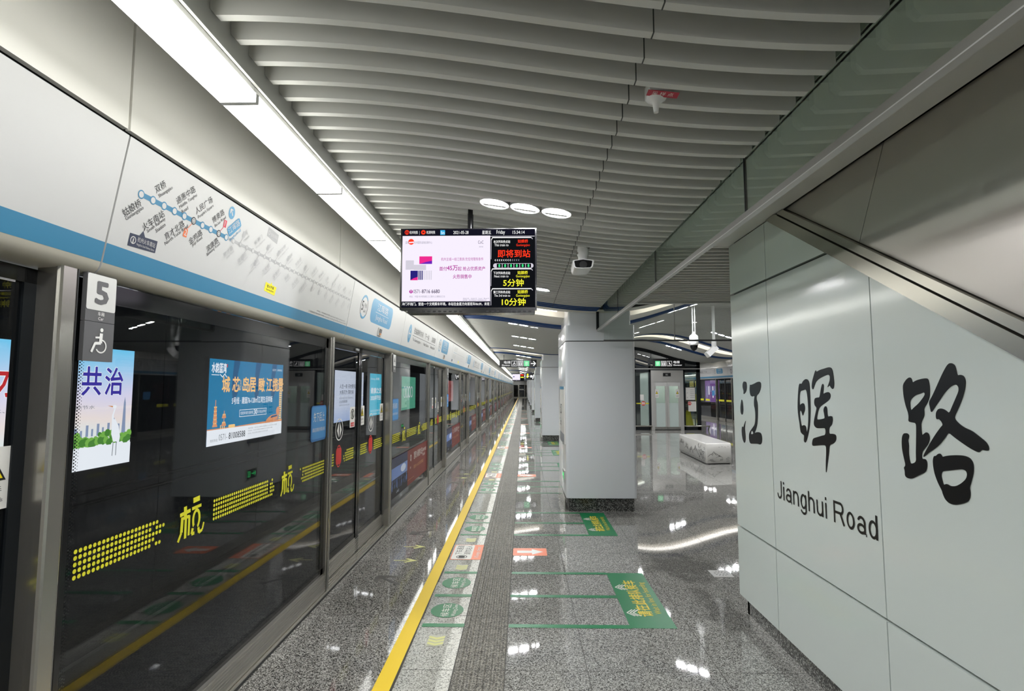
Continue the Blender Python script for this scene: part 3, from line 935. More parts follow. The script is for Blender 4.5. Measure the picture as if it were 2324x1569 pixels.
def window(y0, y1, root_label, variant, group):
    """fixed glass screen between two posts"""
    t = thing('glass_screen', (X_F, (y0 + y1) / 2, 0), root_label, 'glass screen', group)
    m = MB()
    xg = -1.585
    m.box(xg - .010, xg, y0 + .001, y1 - .001, .14, 2.003, 'glass_screen')
    m.build('glass', t, t)
    m = MB()
    fx = xg + .0015
    for a, b, c, d in ((y0, y0 + .055, .14, 2.0), (y1 - .045, y1, .14, 2.0), (y0, y1, .14, .185), (y0, y1, 1.925, 2.0)):
        m.box(fx - .001, fx, a, b, c, d, 'frit')
    b2 = Board((xg + .0022, y0 + .055, .2), (0, 1, 0), (0, 0, 1), m)
    for j in range(150):
        for i in range(3):
            if variant in ('map', 'near'):
                b2.disc(.004 + i * .008, j * .0115 + (i % 2) * .005, .0036 - i * .0009, 'frit', 0, n=6)
    m.build('black_border', t, t)
    m = MB()
    m.box(-1.60, -1.562, y0 + .001, y1 - .001, .005, .14, 'kick')
    for i in range(7):
        m.box(-1.562, -1.5595, y0, y1, .012 + i * .018, .022 + i * .018, 'kick')
    m.build('kick_plate', t, t)
    bx = xg + .0025
    segs = ((y0 + .09, y0 + .555, 'r'), (y0 + .945, y0 + 1.60, 'lr'), (y0 + 2.01, y1 - .045, 'l'))
    for a, b, rg in segs:
        bd = Board((bx, 0, 0), (0, 1, 0), (0, 0, 1))
        dots(bd, a, b, .936, ragged='l' if rg == 'l' else 'r')
        bd.mb.build('dot_pattern', t, t)
    for a in (y0 + .755, y0 + 1.80):
        bd = Board((bx, 0, 0), (0, 1, 0), (0, 0, 1))
        emblem(bd, a, .975, .185)
        bd.mb.build('yellow_emblem', t, t)
    # blue courtesy sign
    bd = Board((bx, 0, 0), (0, 1, 0), (0, 0, 1))
    if variant in ('map', 'near'):
        a = y1 - .31
        bd.rrect(a - .012, 1.196, a + .295, 1.466, .03, 'sticker_blue_edge', 1)
        bd.rrect(a - .002, 1.212, a + .287, 1.458, .026, 'sticker_blue', 2)
        bd.text('先下后上', a + .03, 1.345, .07, 'sticker_white', 3, width=.22)
        bd.text('请站在黄线外排队候车', a + .012, 1.268, .03, 'sticker_white', 3, width=.26)
    else:
        a = y0 + .06
        bd.rrect(a, 1.20, a + .36, 1.466, .03, 'sticker_blue_edge', 1)
        bd.rrect(a + .006, 1.212, a + .352, 1.458, .026, 'sticker_blue', 2)
        bd.text('排队候车', a + .05, 1.345, .07, 'sticker_white', 3, width=.24)
        bd.text('请站在黄线外排队候车', a + .04, 1.268, .03, 'sticker_white', 3, width=.27)
    bd.mb.build('blue_sign', t, t)
    if variant == 'ad':
        bd = Board((bx, y0 + .07, 0), (0, 1, 0), (0, 0, 1))
        w = y1 - y0 - .075
        bd.rect(0, .262, w, .74, 'ad_red', 1)
        c = w * .38
        bd.rect(0, .262, c, .74, 'ad_night', 2)
        bd.rect(0, .48, c, .74, 'ad_sky', 3).rect(0, .62, c, .74, 'ad_night', 4)
        bd.disc(c * .72, .56, .15, 'ad_glow', 5, ry=.05)
        bd.poly([(0, .262), (c, .262), (c, .45), (c * .8, .47), (c * .6, .43), (c * .35, .46), (0, .42)], 'ad_dark', 6)
        rnd = random.Random(5)
        for i in range(26):
            q = rnd.uniform(.02, c - .04)
            bd.rect(q, .36 + rnd.uniform(-.02, .02), q + .012, .44 + rnd.uniform(-.03, .05), 'ad_sky', 7)
        for i in range(5):
            q, z = c * .45 + i * .07, .63 + (i % 3) * .02
            bd.poly([(q, z), (q + .03, z + .012), (q + .02, z - .01)], 'ad_dark', 7)
        bd.ring(c + .22, .62, .045, .012, 'sticker_white', 4).line(c + .22, .665, c + .22, .57, .012, 'sticker_white', 4)
        bd.text('慧政·澜栖丰岛', c + .42, .575, .105, 'sticker_white', 4, width=.66)
        bd.text('湖畔院墅', w - .40, .605, .05, 'sticker_white', 4, width=.3).text('敬请品鉴', w - .40, .54, .035, 'sticker_white', 4, width=.2)
        bd.text('建面约110-165方滨水宽境高层', c + .42, .44, .05, 'ad_gold', 4, width=.75)
        bd.text('LAKE', c * .3, .30, .03, 'ad_glow', 8, width=.14).text('慧政', c + .17, .47, .03, 'sticker_white', 4)
        bd.rect(c + .02, .33, c + .45, .334, 'ad_gold', 4)
        bd.mb.build('advert_film', t, t)
    return t
def post(y0, y1, deep, label, group):
    t = thing('screen_post', (X_F, y0, 0), label, 'post', group)
    m = MB()
    xb = X_D if deep else -1.60
    r = .012
    prof = [(xb, y0), (xb, y1), (X_F - r, y1), (X_F - r * .3, y1 - r * .3), (X_F, y1 - r), (X_F, y0 + r), (X_F - r * .3, y0 + r * .3), (X_F - r, y0)]
    m.prism(prof, 'z', .002, 2.02, 'steel')
    if not deep:
        m.box(X_F - .0005, X_F + .0012, y0 + .030, y0 + .036, .002, 2.02, 'steel_dark')
    m.build('post_body', t, t)
    m = MB()
    if deep:
        m.box(X_F - .001, X_F + .0012, y1 - .007, y1 - .003, .002, 2.02, 'rubber')
    else:
        m.box(X_F - .001, X_F + .0012, y0 + .003, y0 + .007, .002, 2.02, 'rubber')
    m.build('rubber_seal', t, t)
    return t
def sliding(yc, label, group, full=True):
    t = thing('sliding_door', (X_D, yc, 0), label, 'sliding door', group)
    for s in (-1, 1):
        a, b = (yc - .962, yc - .006) if s < 0 else (yc + .006, yc + .962)
        m = MB()
        for p, q in ((a, a + .045), (b - .045, b)):
            m.box(X_D - .03, X_D, p, q, .012, 2.0, 'frit' if abs(p - yc) < .06 or abs(q - yc) < .06 else 'elev_dark')
        m.box(X_D - .03, X_D, a, b, 1.95, 2.0, 'frit')
        lf = m.build('door_leaf', t, t)
        MB().box(X_D - .018, X_D - .008, a + .045, b - .045, .15, 1.95, 'glass_door').build('glass', lf, t)
        m = MB().box(X_D - .02, X_D - .006, a + .04, b - .04, .15, .20, 'frit')
        m.build('black_border', lf, t)
        m = MB()
        m.box(X_D - .03, X_D - .002, a, b, .012, .15, 'kick')
        for i in range(7):
            m.box(X_D - .002, X_D + .002, a, b, .022 + i * .017, .031 + i * .017, 'kick')
        m.build('kick_plate', lf, t)
        bd = Board((X_D - .007, 0, 0), (0, 1, 0), (0, 0, 1))
        q = yc - .565 if s < 0 else yc + .43
        bd.ring(q, 1.232, .098, .010, 'sticker_white', 1)
        bd.poly([(q - .012, 1.30), (q - .012, 1.16), (q - .06, 1.225)], 'sticker_white', 1).poly([(q + .012, 1.30), (q + .012, 1.16), (q + .06, 1.225)], 'sticker_white', 1)
        bd.mb.build('door_mark', lf, t)
        bd = Board((X_D - .007, 0, 0), (0, 1, 0), (0, 0, 1))
        bd.rrect(q - .07, .925, q + .07, 1.07, .03, 'sticker_red', 1)
        bd.ring(q, 1.06, .045, .012, 'sticker_red', 1, ry=.035).ring(q, .935, .045, .012, 'sticker_red', 1, ry=.035)
        bd.mb.build('red_emblem', lf, t)
        if s < 0:
            d_ = ((yc - .93, yc - .70), (yc - .43, yc - .16))
        else:
            d_ = ((yc + .05, yc + .30), (yc + .565, yc + .90))
        for da, db in d_:
            bd = Board((X_D - .007, 0, 0), (0, 1, 0), (0, 0, 1))
            dots(bd, da, db, .936, ragged='l' if s < 0 else 'r')
            bd.mb.build('dot_pattern', lf, t)
        for (p, kind) in (((yc - .205, 'no'),) if s < 0 else ((yc + .105, 'hand'), (yc + .855, 'hand'))):
            bd = Board((X_D - .007, 0, 0), (0, 1, 0), (0, 0, 1))
            bd.rrect(p - .074, 1.225, p + .074, 1.42, .01, 'sticker_white', 1)
            if kind == 'no':
                bd.ring(p, 1.352, .05, .009, 'sticker_black', 2).line(p - .035, 1.387, p + .035, 1.317, .009, 'sticker_black', 2).disc(p + .01, 1.375, .011, 'sticker_black', 2)
                bd.line(p + .005, 1.362, p - .012, 1.335, .012, 'sticker_black', 2).line(p - .012, 1.335, p + .012, 1.318, .008, 'sticker_black', 2)
                bd.rect(p - .05, 1.235, p + .05, 1.272, 'sticker_red', 2).text('禁止倚靠', p - .04, 1.245, .018, 'sticker_white', 3, width=.08)
            else:
                bd.poly([(p - .052, 1.315), (p + .052, 1.315), (p, 1.405)], 'sticker_black', 2).poly([(p - .040, 1.322), (p + .040, 1.322), (p, 1.39)], 'caution_yellow', 3)
                bd.line(p - .012, 1.33, p - .012, 1.36, .008, 'sticker_black', 4).line(p + .004, 1.33, p + .004, 1.366, .016, 'sticker_black', 4)
                bd.text('小心夹手', p - .04, 1.275, .022, 'sticker_black', 2, width=.08).text('Mind your hands', p - .045, 1.248, .014, 'sticker_black', 2, width=.09)
            bd.mb.build('sticker', lf, t)
    m = MB()
    m.box(yc and X_D + .004, X_D + .016, yc - .20, yc - .10, 1.965, 1.985, 'plastic_grey')
    m.build('lock_box', t, t)
    return t
NEAR = 'counting from the 5 car sign'
k0 = {}
def group_copy(base, k, kb, label):
    return dup(base, (0, PITCH * (k - kb), 0), label)
w_near = window(1.822, 4.32, 'fixed glass screen under the full route map, bearing a blue courtesy sign', 'near', 'fixed glass screens beside the yellow line')
w_ad = window(6.392, 8.89, 'fixed glass screen with a red advert film, first one past the 5 car sign', 'ad', 'fixed glass screens beside the yellow line')
door0 = sliding(5.353, 'glass sliding door, first one past the 5 car sign along the platform', 'sliding doors beside the yellow line')
pa = post(4.322, 4.390, False, 'slim steel post before the first sliding door past the 5 car sign', 'steel posts beside the yellow line')
pb = post(6.315, 6.392, True, 'deep steel post just beyond the first sliding door past the 5 car sign', 'steel posts beside the yellow line')
dup(door0, (0, -PITCH, 0), 'glass sliding door before the 5 car sign, cut by the photo edge, with caution label')
dup(pb, (0, -PITCH, 0), 'broad steel post that the 5 car sign hangs beside')
for k in range(1, 18):
    if k < 17:
        dup(w_ad, (0, PITCH * k, 0), 'fixed glass screen with a red advert film, %s one past the 5 car sign' % ordw(k))
        dup(pb, (0, PITCH * k, 0), 'deep steel post just beyond the %s sliding door past the 5 car sign' % ordw(k))
    dup(door0, (0, PITCH * k, 0), 'glass sliding door, %s one past the 5 car sign along the platform' % ordw(k))
    dup(pa, (0, PITCH * k, 0), 'slim steel post before the %s sliding door past the 5 car sign' % ordw(k))
# ---------------------------------------------------------------- header panels above the doors
HB, HV = Vector((-1.53, 0, 2.06)), Vector((.08, 0, .473)).normalized()
HL = .4797
def hboard(y0):
    return Board((HB.x, y0, HB.z), (0, 1, 0), HV, lift=.0005)
def header(y0, y1, label, group='header panels above the doors beside the yellow line'):
    t = thing('header_panel', (HB.x, (y0 + y1) / 2, 2.3), label, 'header panel', group)
    m = MB()
    a, b = y0 + .004, y1 - .004
    up = HB + HV * HL
    pr = [(up.x, up.z), (HB.x, HB.z), (-1.533, 2.045), (-1.540, 2.030), (-1.553, 2.018), (-1.575, 2.010), (-1.66, 2.006), (-1.66, 2.03), (-1.60, 2.05), (up.x - .05, up.z)]
    n = len(pr)
    m.add([(x, a, z) for x, z in pr[:2]] + [(x, b, z) for x, z in pr[:2]], [(0, 1, 3, 2)], 'header_white')
    m.add([(x, a, z) for x, z in pr[1:7]] + [(x, b, z) for x, z in pr[1:7]], [(i, i + 1, 7 + i, 6 + i) for i in range(5)], 'lip', True)
    m.add([(x, a, z) for x, z in pr[6:]] + [(x, b, z) for x, z in pr[6:]], [(i, i + 1, 5 + i, 4 + i) for i in range(3)], 'lip')
    m.add([(x, a, z) for x, z in pr], [tuple(range(n))], 'header_white')
    m.add([(x, b, z) for x, z in pr], [tuple(range(n))], 'header_white')
    m.add([(up.x, a, up.z), (up.x, b, up.z), (up.x - .05, b, up.z), (up.x - .05, a, up.z)], [(0, 1, 2, 3)], 'header_white')
    m.build('panel_face', t, t)
    bd = hboard(y0)
    bd.rect(.004, .0, y1 - y0 - .004, .073, 'header_blue', 1)
    bd.mb.build('blue_stripe', t, t)
    return t
UP = [(1, '双桥', 'Shuangqiao'), (3, '通惠中路', 'Middle Tonghui'), (5, '人民广场', "People's Square"), (7, '博奥路', "Bo'ao Road"), (11, '长河', 'Changhe'), (13, '候潮门', 'Houchaomen'),
      (15, '城站', 'Chengzhan'), (17, '建国北路', 'North Jianguo Road'), (19, '打铁关', 'Datieguan'), (21, '东新园', 'Dongxinyuan'), (23, '善贤', 'Shanxian'), (25, '大运河', 'Grand Canal'),
      (27, '萍水街', 'Pingshui Street'), (29, '三坝', 'Sanba'), (31, '浙大紫金港', 'Zijingang'), (33, '五常', 'Wuchang'), (35, '葛巷', 'Gexiang'), (37, '永福', 'Yongfu')]
DN = [(0, '姑娘桥', 'Guniangqiao'), (2, '火车南站', 'South Railway'), (4, '育才北路', 'North Yucai Road'), (6, '金鸡路', 'Jinji Road'), (8, '滨康路', 'Binkang Road'), (10, '聚才路', 'Jucai Road'),
      (12, '南星桥', 'Nanxingqiao'), (14, '江城路', 'Jiangcheng Road'), (16, '万安桥', "Wan'anqiao"), (18, '宝善桥', 'Baoshanqiao'), (20, '杭氧', 'Hangyang'), (22, '西文街', 'Xiwen Street'),
      (24, '拱宸桥东', 'Gongchenqiao'), (26, '和睦', 'Hemu'), (28, '文新', 'Wenxin'), (30, '蒋村', 'Jiangcun'), (32, '绿汀路', 'Lvting Road'), (34, '良睦路', 'Liangmu Road'), (36, '创景路', 'Chuangjing'), (38, '金星', 'Jinxing')]
def route_map(y0, t, off=.112):
    bd = hboard(y0)
    dx, h = .0663, .297
    bd.line(off, h, off + 9 * dx, h, .020, 'header_blue', 1).line(off + 9 * dx, h, off + 38 * dx, h, .016, 'grey_line', 1)
    bd.mb.build('route_line', t, t)
    for i in range(39):
        bd = hboard(y0)
        big = i in (5, 8, 11, 12, 14, 15, 17, 19, 23, 26, 28)
        a = off + i * dx
        bd.disc(a, h, .0175 if i < 10 else .014, ('ink' if big and i < 10 else 'header_blue') if i < 10 else 'grey_line', 2, n=18)
        bd.disc(a, h, .0125 if i < 10 else .010, 'header_white', 3, n=18)
        if big:
            bd.ring(a, h, .0085, .002, 'ink' if i < 10 else 'grey_line', 4, n=12)
        if big and i > 9:
            s = 1 if i % 2 else -1
            bd.line(a, h + s * .014, a + .018 * s, h + s * .04, .003, 'grey_line', 1)
            bd.poly([(a + s * .018 - .012, h + s * .058 - .018), (a + s * .018 + .012, h + s * .058 - .014), (a + s * .018 + .012, h + s * .058 + .02), (a + s * .018 - .012, h + s * .058 + .016)], 'grey_text', 1)
        bd.mb.build('station_dot', t, t)
    bd = hboard(y0)
    A = .78
    ca, sa = math.cos(A), math.sin(A)
    for lst, s in ((UP, 1), (DN, -1)):
        for i, c, e in lst:
            col = 'ink' if i < 10 else 'grey_text'
            hc, he = (.031, .0155) if i < 10 else (.027, .013)
            a = off + i * dx
            if s > 0:
                bd.text(c, a + .010, h + .032, hc, col, 2, ang=A)
                bd.text(e, a + .010 + .020, h + .032 - .012, he, col, 2, ang=A)
            else:
                wc = len(c) * hc * 1.02
                we = len(e) * he * .60
                bd.text(c, a + .012 - ca * wc, h - .043 - sa * wc, hc, col, 2, ang=A)
                bd.text(e, a + .030 - ca * we, h - .048 - sa * we, he, col, 2, ang=A)
    bd.text('Road', off + 3 * dx + .050, h + .006, .016, 'ink', 2, ang=A).text('Station', off + 2 * dx - .01, h - .118, .016, 'ink', 2, ang=A)
    bd.text('3号线、7号线暂未开通 Line3, Line7 will be opening soon', 2.60, .104, .011, 'ink', 2, al='r', width=.62)
    bd.text('江城路至打铁关暂不停靠 Passengers to Jiangcheng Road please transfer', 2.64, .084, .011, 'ink', 2, al='r', width=.80)
    bd.mb.build('station_names', t, t)
    bd = hboard(y0)
    bd.poly([(.100, .090), (.252, .098), (.252, .148), (.100, .140)], 'navy', 2).poly([(.148, .142), (.164, .166), (.180, .144), (.170, .144), (.170, .14), (.158, .14), (.158, .143)], 'navy', 2)
    bd.ring(.122, .117, .015, .004, 'header_white', 3).line(.122, .124, .122, .102, .006, 'header_white', 3)
    bd.text('杭州火车南站', .143, .117, .020, 'header_white', 3, width=.100).text('Hangzhou South Railway Station', .143, .102, .010, 'header_white', 3, width=.100)
    bd.mb.build('railway_tag', t, t)
    bd = hboard(y0)
    a = off + 5 * dx
    bd.rect(a - .050, h - .085, a - .024, h - .048, 'tag_orange', 2).line(a - .008, h - .016, a - .034, h - .05, .003, 'tag_orange', 2).text('2', a - .045, h - .078, .026, 'header_white', 3, bold=.01)
    bd.mb.build('transfer_tag', t, t)
    bd = hboard(y0)
    a = off + 8 * dx
    bd.rect(a + .022, h + .042, a + .046, h + .078, 'tag_red', 2).line(a + .008, h + .016, a + .03, h + .044, .003, 'tag_red', 2).text('1', a + .029, h + .048, .026, 'header_white', 3, bold=.01)
    bd.mb.build('transfer_tag', t, t)
    bd = hboard(y0)
    a = off + 15 * dx
    bd.poly([(a - .02, h + .118), (a + .11, h + .104), (a + .11, h + .160), (a - .02, h + .172)], 'grey_line', 2).text('杭州火车站', a + .02, h + .128, .022, 'header_white', 3, width=.08)
    bd.ring(a - .002, h + .142, .012, .003, 'header_white', 3)
    bd.mb.build('railway_tag', t, t)
    bd = hboard(y0)
    a, b = off + 9 * dx, h
    bd.disc(a + .004, .425, .027, 'sign_blue', 2, ry=.032)
    bd.line(a - .008, .438, a + .016, .413, .006, 'header_white', 3).line(a - .011, .440, a + .010, .440, .006, 'header_white', 3).line(a - .010, .441, a - .010, .418, .006, 'header_white', 3)
    q = lambda x, y: (a + .006 + ca * x - sa * y, b + .026 + sa * x + ca * y)
    bd.poly([q(0, -.022), q(.012, -.027), q(.108, -.027), q(.12, -.022), q(.122, 0), q(.12, .018), q(.108, .024), q(.012, .024), q(0, .018)], 'sign_blue', 2)
    bd.text('江晖路', *q(.008, -.014), .034, 'header_white', 3, ang=A, width=.104).text('Jianghui Road', *q(-.004, -.048), .015, 'sign_blue', 3, ang=A)
    bd.mb.build('current_station', t, t)
    bd = hboard(y0)
    bd.poly([(1.175, .112), (1.31, .104), (1.318, .156), (1.255, .160), (1.247, .176), (1.237, .161), (1.180, .164)], 'notice_yellow', 2)
    bd.text('暂未开通', 1.20, .136, .017, 'ink', 3, width=.085).text('Opening Soon', 1.195, .119, .011, 'ink', 3, width=.095)
    bd.mb.build('yellow_notice', t, t)
def station_panel(y0, t, camera_box):
    bd = hboard(y0)
    bd.ring(.375, .300, .112, .010, 'ink', 1)
    bd.ring(.375, .300, .112, .020, 'sign_blue', 2, t0=.12, t1=.42).ring(.375, .300, .112, .020, 'sign_blue', 2, t0=.62, t1=.88)
    bd.text('5', .300, .262, .088, 'ink', 2, bold=.008).text('号线', .372, .296, .042, 'ink', 2, width=.075).text('Line 5', .372, .250, .030, 'ink', 2, width=.07)
    bd.mb.build('line_badge', t, t)
    bd = hboard(y0)
    bd.rrect(.60, .192, 1.42, .432, .075, 'sign_blue', 1)
    bd.text('江晖路', .80, .328, .078, 'header_white', 2, width=.42).rect(.76, .305, 1.27, .310, 'header_white', 2)
    bd.text('Jianghui Road', .79, .234, .052, 'header_white', 2, width=.45)
    bd.mb.build('name_plate', t, t)
    bd = Board(hboard(y0).at(0, 0, 0), (0, 1, 0), HV)
    m = MB()
    o = hboard(y0)
    def bx(a0, b0, a1, b1, l0, l1, mm):
        vs = [o.at(a, b, l / .0005) for l in (l0, l1) for a, b in ((a0, b0), (a1, b0), (a1, b1), (a0, b1))]
        m.add(vs, [(0, 1, 2, 3), (4, 5, 6, 7), (0, 1, 5, 4), (1, 2, 6, 5), (2, 3, 7, 6), (3, 0, 4, 7)], mm)
    bx(.955, .090, 1.075, .170, .0, .012, 'plastic_grey')
    bx(.975, .120, 1.055, .160, .012, .018, 'sign_grey')
    bx(.990, .098, 1.040, .116, .012, .020, 'device_orange')
    m.build('indicator_lamp', t, t)
def direction_panel(y0, t):
    bd = hboard(y0)
    bd.disc(.385, .258, .095, 'sign_blue', 1, ry=.122)
    bd.line(.33, .258, .455, .258, .018, 'header_white', 2).line(.325, .258, .385, .318, .020, 'header_white', 2).line(.325, .258, .385, .198, .020, 'header_white', 2)
    bd.mb.build('direction_arrow', t, t)
    bd = hboard(y0)
    bd.rect(.58, .250, 2.42, .256, 'ink', 1)
    for c, e, a, w, we in (('往姑娘桥方向', 'To Guniangqiao', .62, .66, .55), ('下一站', 'Next Station', 1.42, .36, .42), ('滨康路', 'Binkang Road', 2.02, .36, .40)):
        bd.text(c, a, .285, .085, 'ink', 2, width=w).text(e, a, .180, .045, 'ink', 2, width=we)
    bd.mb.build('direction_text', t, t)
hm = header(1.885, 4.55, 'white header panel with the full line 5 route map and yellow notice')
route_map(1.885, hm)
dup_blank = header(-.02, 1.885, 'blank white header panel without writing, beside the full route map')
hs = header(4.55, 6.59, 'white header panel with a blue station name, first past the full route map')
station_panel(4.55, hs, True)
hd_ = header(6.59, 9.12, 'white header panel with a direction arrow, after the first blue station name')
direction_panel(6.59, hd_)
hm2 = header(11.16, 13.69, 'white header panel with a small route map, after the second blue station name')
bd = hboard(11.16)
bd.rect(.22, .297, 2.3, .303, 'grey_line', 1)
for i in range(39):
    a = .23 + i * .053
    bd.disc(a, .30, .010, 'sign_blue' if i < 10 else 'grey_line', 2, n=8)
    s = 1 if i % 2 else -1
    bd.line(a + (.01 if s > 0 else -.075), .30 + s * .03 - (0 if s > 0 else .10), a + (.075 if s > 0 else -.01), .30 + s * .03 + (.10 if s > 0 else 0), .010, 'ink' if i < 10 else 'grey_text', 1)
bd.rect(.10, .10, .25, .15, 'navy', 1)
bd.rect(1.2, .11, 1.33, .16, 'notice_yellow', 1)
bd.mb.build('route_map', hm2, hm2)
for k in range(1, 17):
    dup(hs, (0, PITCH * k, 0), 'white header panel with a blue station name, %s past the full route map' % ordw(k))
    if k < 16 and k > 1:
        src, kk = (hd_, k) if k % 2 == 0 else (hm2, k - 1)
        dup(src, (0, PITCH * kk, 0), 'white header panel with %s, after the %s blue station name' % ('a direction arrow' if k % 2 == 0 else 'a small route map', ordw(k)))
dup(hs, (0, PITCH * 17, 0), 'white header panel with a blue station name, last one before the end wall')
# ---------------------------------------------------------------- car number signs
def car_sign(y0, z0, z1, w, txt, label):
    t = thing('car_sign', (X_F, y0 + w / 2, z0), label, 'sign', 'car number signs on the steel posts')
    m = MB()
    x = X_F
    h = z1 - z0
    zm = z0 + h * .455
    bd = Board((x + .006, y0, z0), (0, 1, 0), (0, 0, 1))
    m.box(x - .01, x + .006, y0, y0 + w, zm, z1, 'sign_grey')
    m.build('plate', t, t)
    c = w / 2
    bd.rrect(.001, h * .585, w - .001, h - .001, .008, 'sign_plate', 1)
    bd.text(txt, c, h * .665, h * .25, 'sign_grey', 2, bold=.03, al='c', sx=1.25)
    bd.text('车厢', c, h * .525, h * .045, 'sign_white', 2, al='c').text('Car', c, h * .475, h * .036, 'sign_white', 2, al='c')
    bd.mb.build('number_face', t, t)
    m = MB()
    m.box(x - .01, x + .006, y0, y0 + w, z0, zm - .002, 'sign_grey')
    m.build('wheelchair_plate', t, t)
    bd = Board((x + .006, y0, z0), (0, 1, 0), (0, 0, 1))
    wheelchair(bd, c, h * .235, h * .30, 'sign_white', 1)
    bd.mb.build('wheelchair_symbol', t, t)
    return t
car_sign(1.848, 1.700, 2.016, .137, '5', 'number 5 car sign with a white wheelchair symbol on the broad steel post')
for k, nn in ((0, '4'), (1, '4'), (2, '4'), (3, '3')):
    t = thing('car_sign', (X_F, 6.40 + PITCH * k, 1.79), 'small white number %s car sign on the %s deep post past the 5 car sign' % (nn, ordw(k)), 'sign', 'car number signs on the steel posts')
    y = 6.33 + PITCH * k
    MB().box(X_F + .002, X_F + .012, y, y + .13, 1.79, 2.0, 'sign_grey').build('plate', t, t)
    bd = Board((X_F + .012, y, 1.79), (0, 1, 0), (0, 0, 1))
    bd.rect(.003, .075, .127, .207, 'sign_plate', 1).text(nn, .065, .095, .09, 'sign_grey', 2, bold=.03, al='c').text('车厢', .065, .03, .024, 'sign_white', 1, al='c')
    bd.mb.build('number_face', t, t)
# ================================================================ lights
def strip_light(y0, label):
    t = thing('strip_light', (-1.06, y0 + .456, 2.66), label, 'strip light', 'strip lights in a row above the screen doors')
    m = MB()
    a, b = y0 + .0015, y0 + .9115
    m.box(-1.122, -.978, a, b, 2.672, 2.70, 'louvre')
    m.box(-1.099, -.966, a, a + .009, 2.636, 2.672, 'plastic_white')
    m.box(-1.099, -.966, b - .009, b, 2.636, 2.672, 'plastic_white')
    m.build('housing', t, t)
    MB().box(-1.097, -.968, a + .009, b - .009, 2.637, 2.671, 'strip_glow').build('diffuser', t, t)
    return t
s0 = strip_light(1.857, 'white ceiling strip light above the doors, first past the one cut by the photo edge')
for i in range(-8, 91):
    if i == 0:
        continue
    y = 1.857 + i * .913
    if y > 84.3:
        break
    dup(s0, (0, i * .913, 0), 'white ceiling strip light above the doors, cut by the upper photo edge' if i == -1 else
        ('white ceiling strip light above the doors, %s past the one cut by the photo edge' % ordw(i) if i > 0 else 'white ceiling strip light above the doors, outside the photo, %s behind the viewer' % ordw(-i)))
def downlight(x, y, label, group, r=.074):
    z = zwave(x) + .004
    t = thing('downlight', (x, y, z), label, 'downlight', group)
    n = 24
    sl_ = (zwave(x + .05) - zwave(x - .05)) / .1
    P = lambda q, rr, dz: (x + rr * math.cos(q), y + rr * math.sin(q), z + dz + sl_ * rr * math.cos(q))
    m = MB()
    A = [2 * PI * k / n for k in range(n)]
    vs = [P(q, r + .014, -.006) for q in A] + [P(q, r, -.006) for q in A] + [P(q, r + .014, .10) for q in A] + [P(q, r, .006) for q in A]
    fs = []
    for k in range(n):
        j = (k + 1) % n
        fs += [(k, j, n + j, n + k), (k, j, 2 * n + j, 2 * n + k), (n + k, n + j, 3 * n + j, 3 * n + k)]
    m.add(vs, fs, 'plastic_white', True)
    m.build('trim_ring', t, t)
    m = MB()
    m.add([P(q, r, -.001) for q in A], [tuple(range(n))], 'down_glow')
    m.build('diffuser', t, t)
    return t
rows = [3.12, 5.62]
for k, za in enumerate(zone_y[:6]):
    rows += [za + .42, za + 2.72, za + 5.2]
PLC = ('door-side', 'middle', 'column-side')
for ri, y in enumerate([.64, -1.84, -4.3] + rows):
    for j, x in enumerate((-.169, .013, .200)):
        if ri == 5 and j == 2:
            for x2, q in ((.165, 'left'), (.235, 'right')):
                downlight(x2, y + .05, 'small round spotlight, %s one of the pair past the blue ceiling trim' % ('door-side' if q == 'left' else 'column-side'), 'downlights above the platform beside the yellow line', .026)
            continue
        lab = '%s disc of the %s trio of round downlights along the platform' % (PLC[j], ordw(ri - 3)) if ri >= 3 else '%s disc of a round downlight trio outside the photo' % PLC[j]
        downlight(x, y, lab, 'downlights above the platform beside the yellow line')
for ri, y in enumerate(rows[2:11]):
    for side, xs in (('left', (2.57, 2.75, 2.94)), ('right', (4.96, 5.15, 5.33))):
        for j, x in enumerate(xs):
            downlight(x, y, '%s disc of the %s downlight trio on the %s slope of the hall ceiling' % (PLC[j] if side == 'left' else ('crest-side', 'middle', 'far-side')[j], ordw(ri), 'near' if side == 'left' else 'far'), 'downlights above the middle hall') if not (side == 'right' and 20 < y < 23.2) else None
for ri, y in enumerate(rows[2:11]):
    for j, x in enumerate((7.70, 7.89, 8.07)):
        downlight(x, y, '%s disc of the %s downlight trio above the far platform edge' % (('hall-side', 'middle', 'door-side')[j], ordw(ri)), 'downlights above the far platform side')
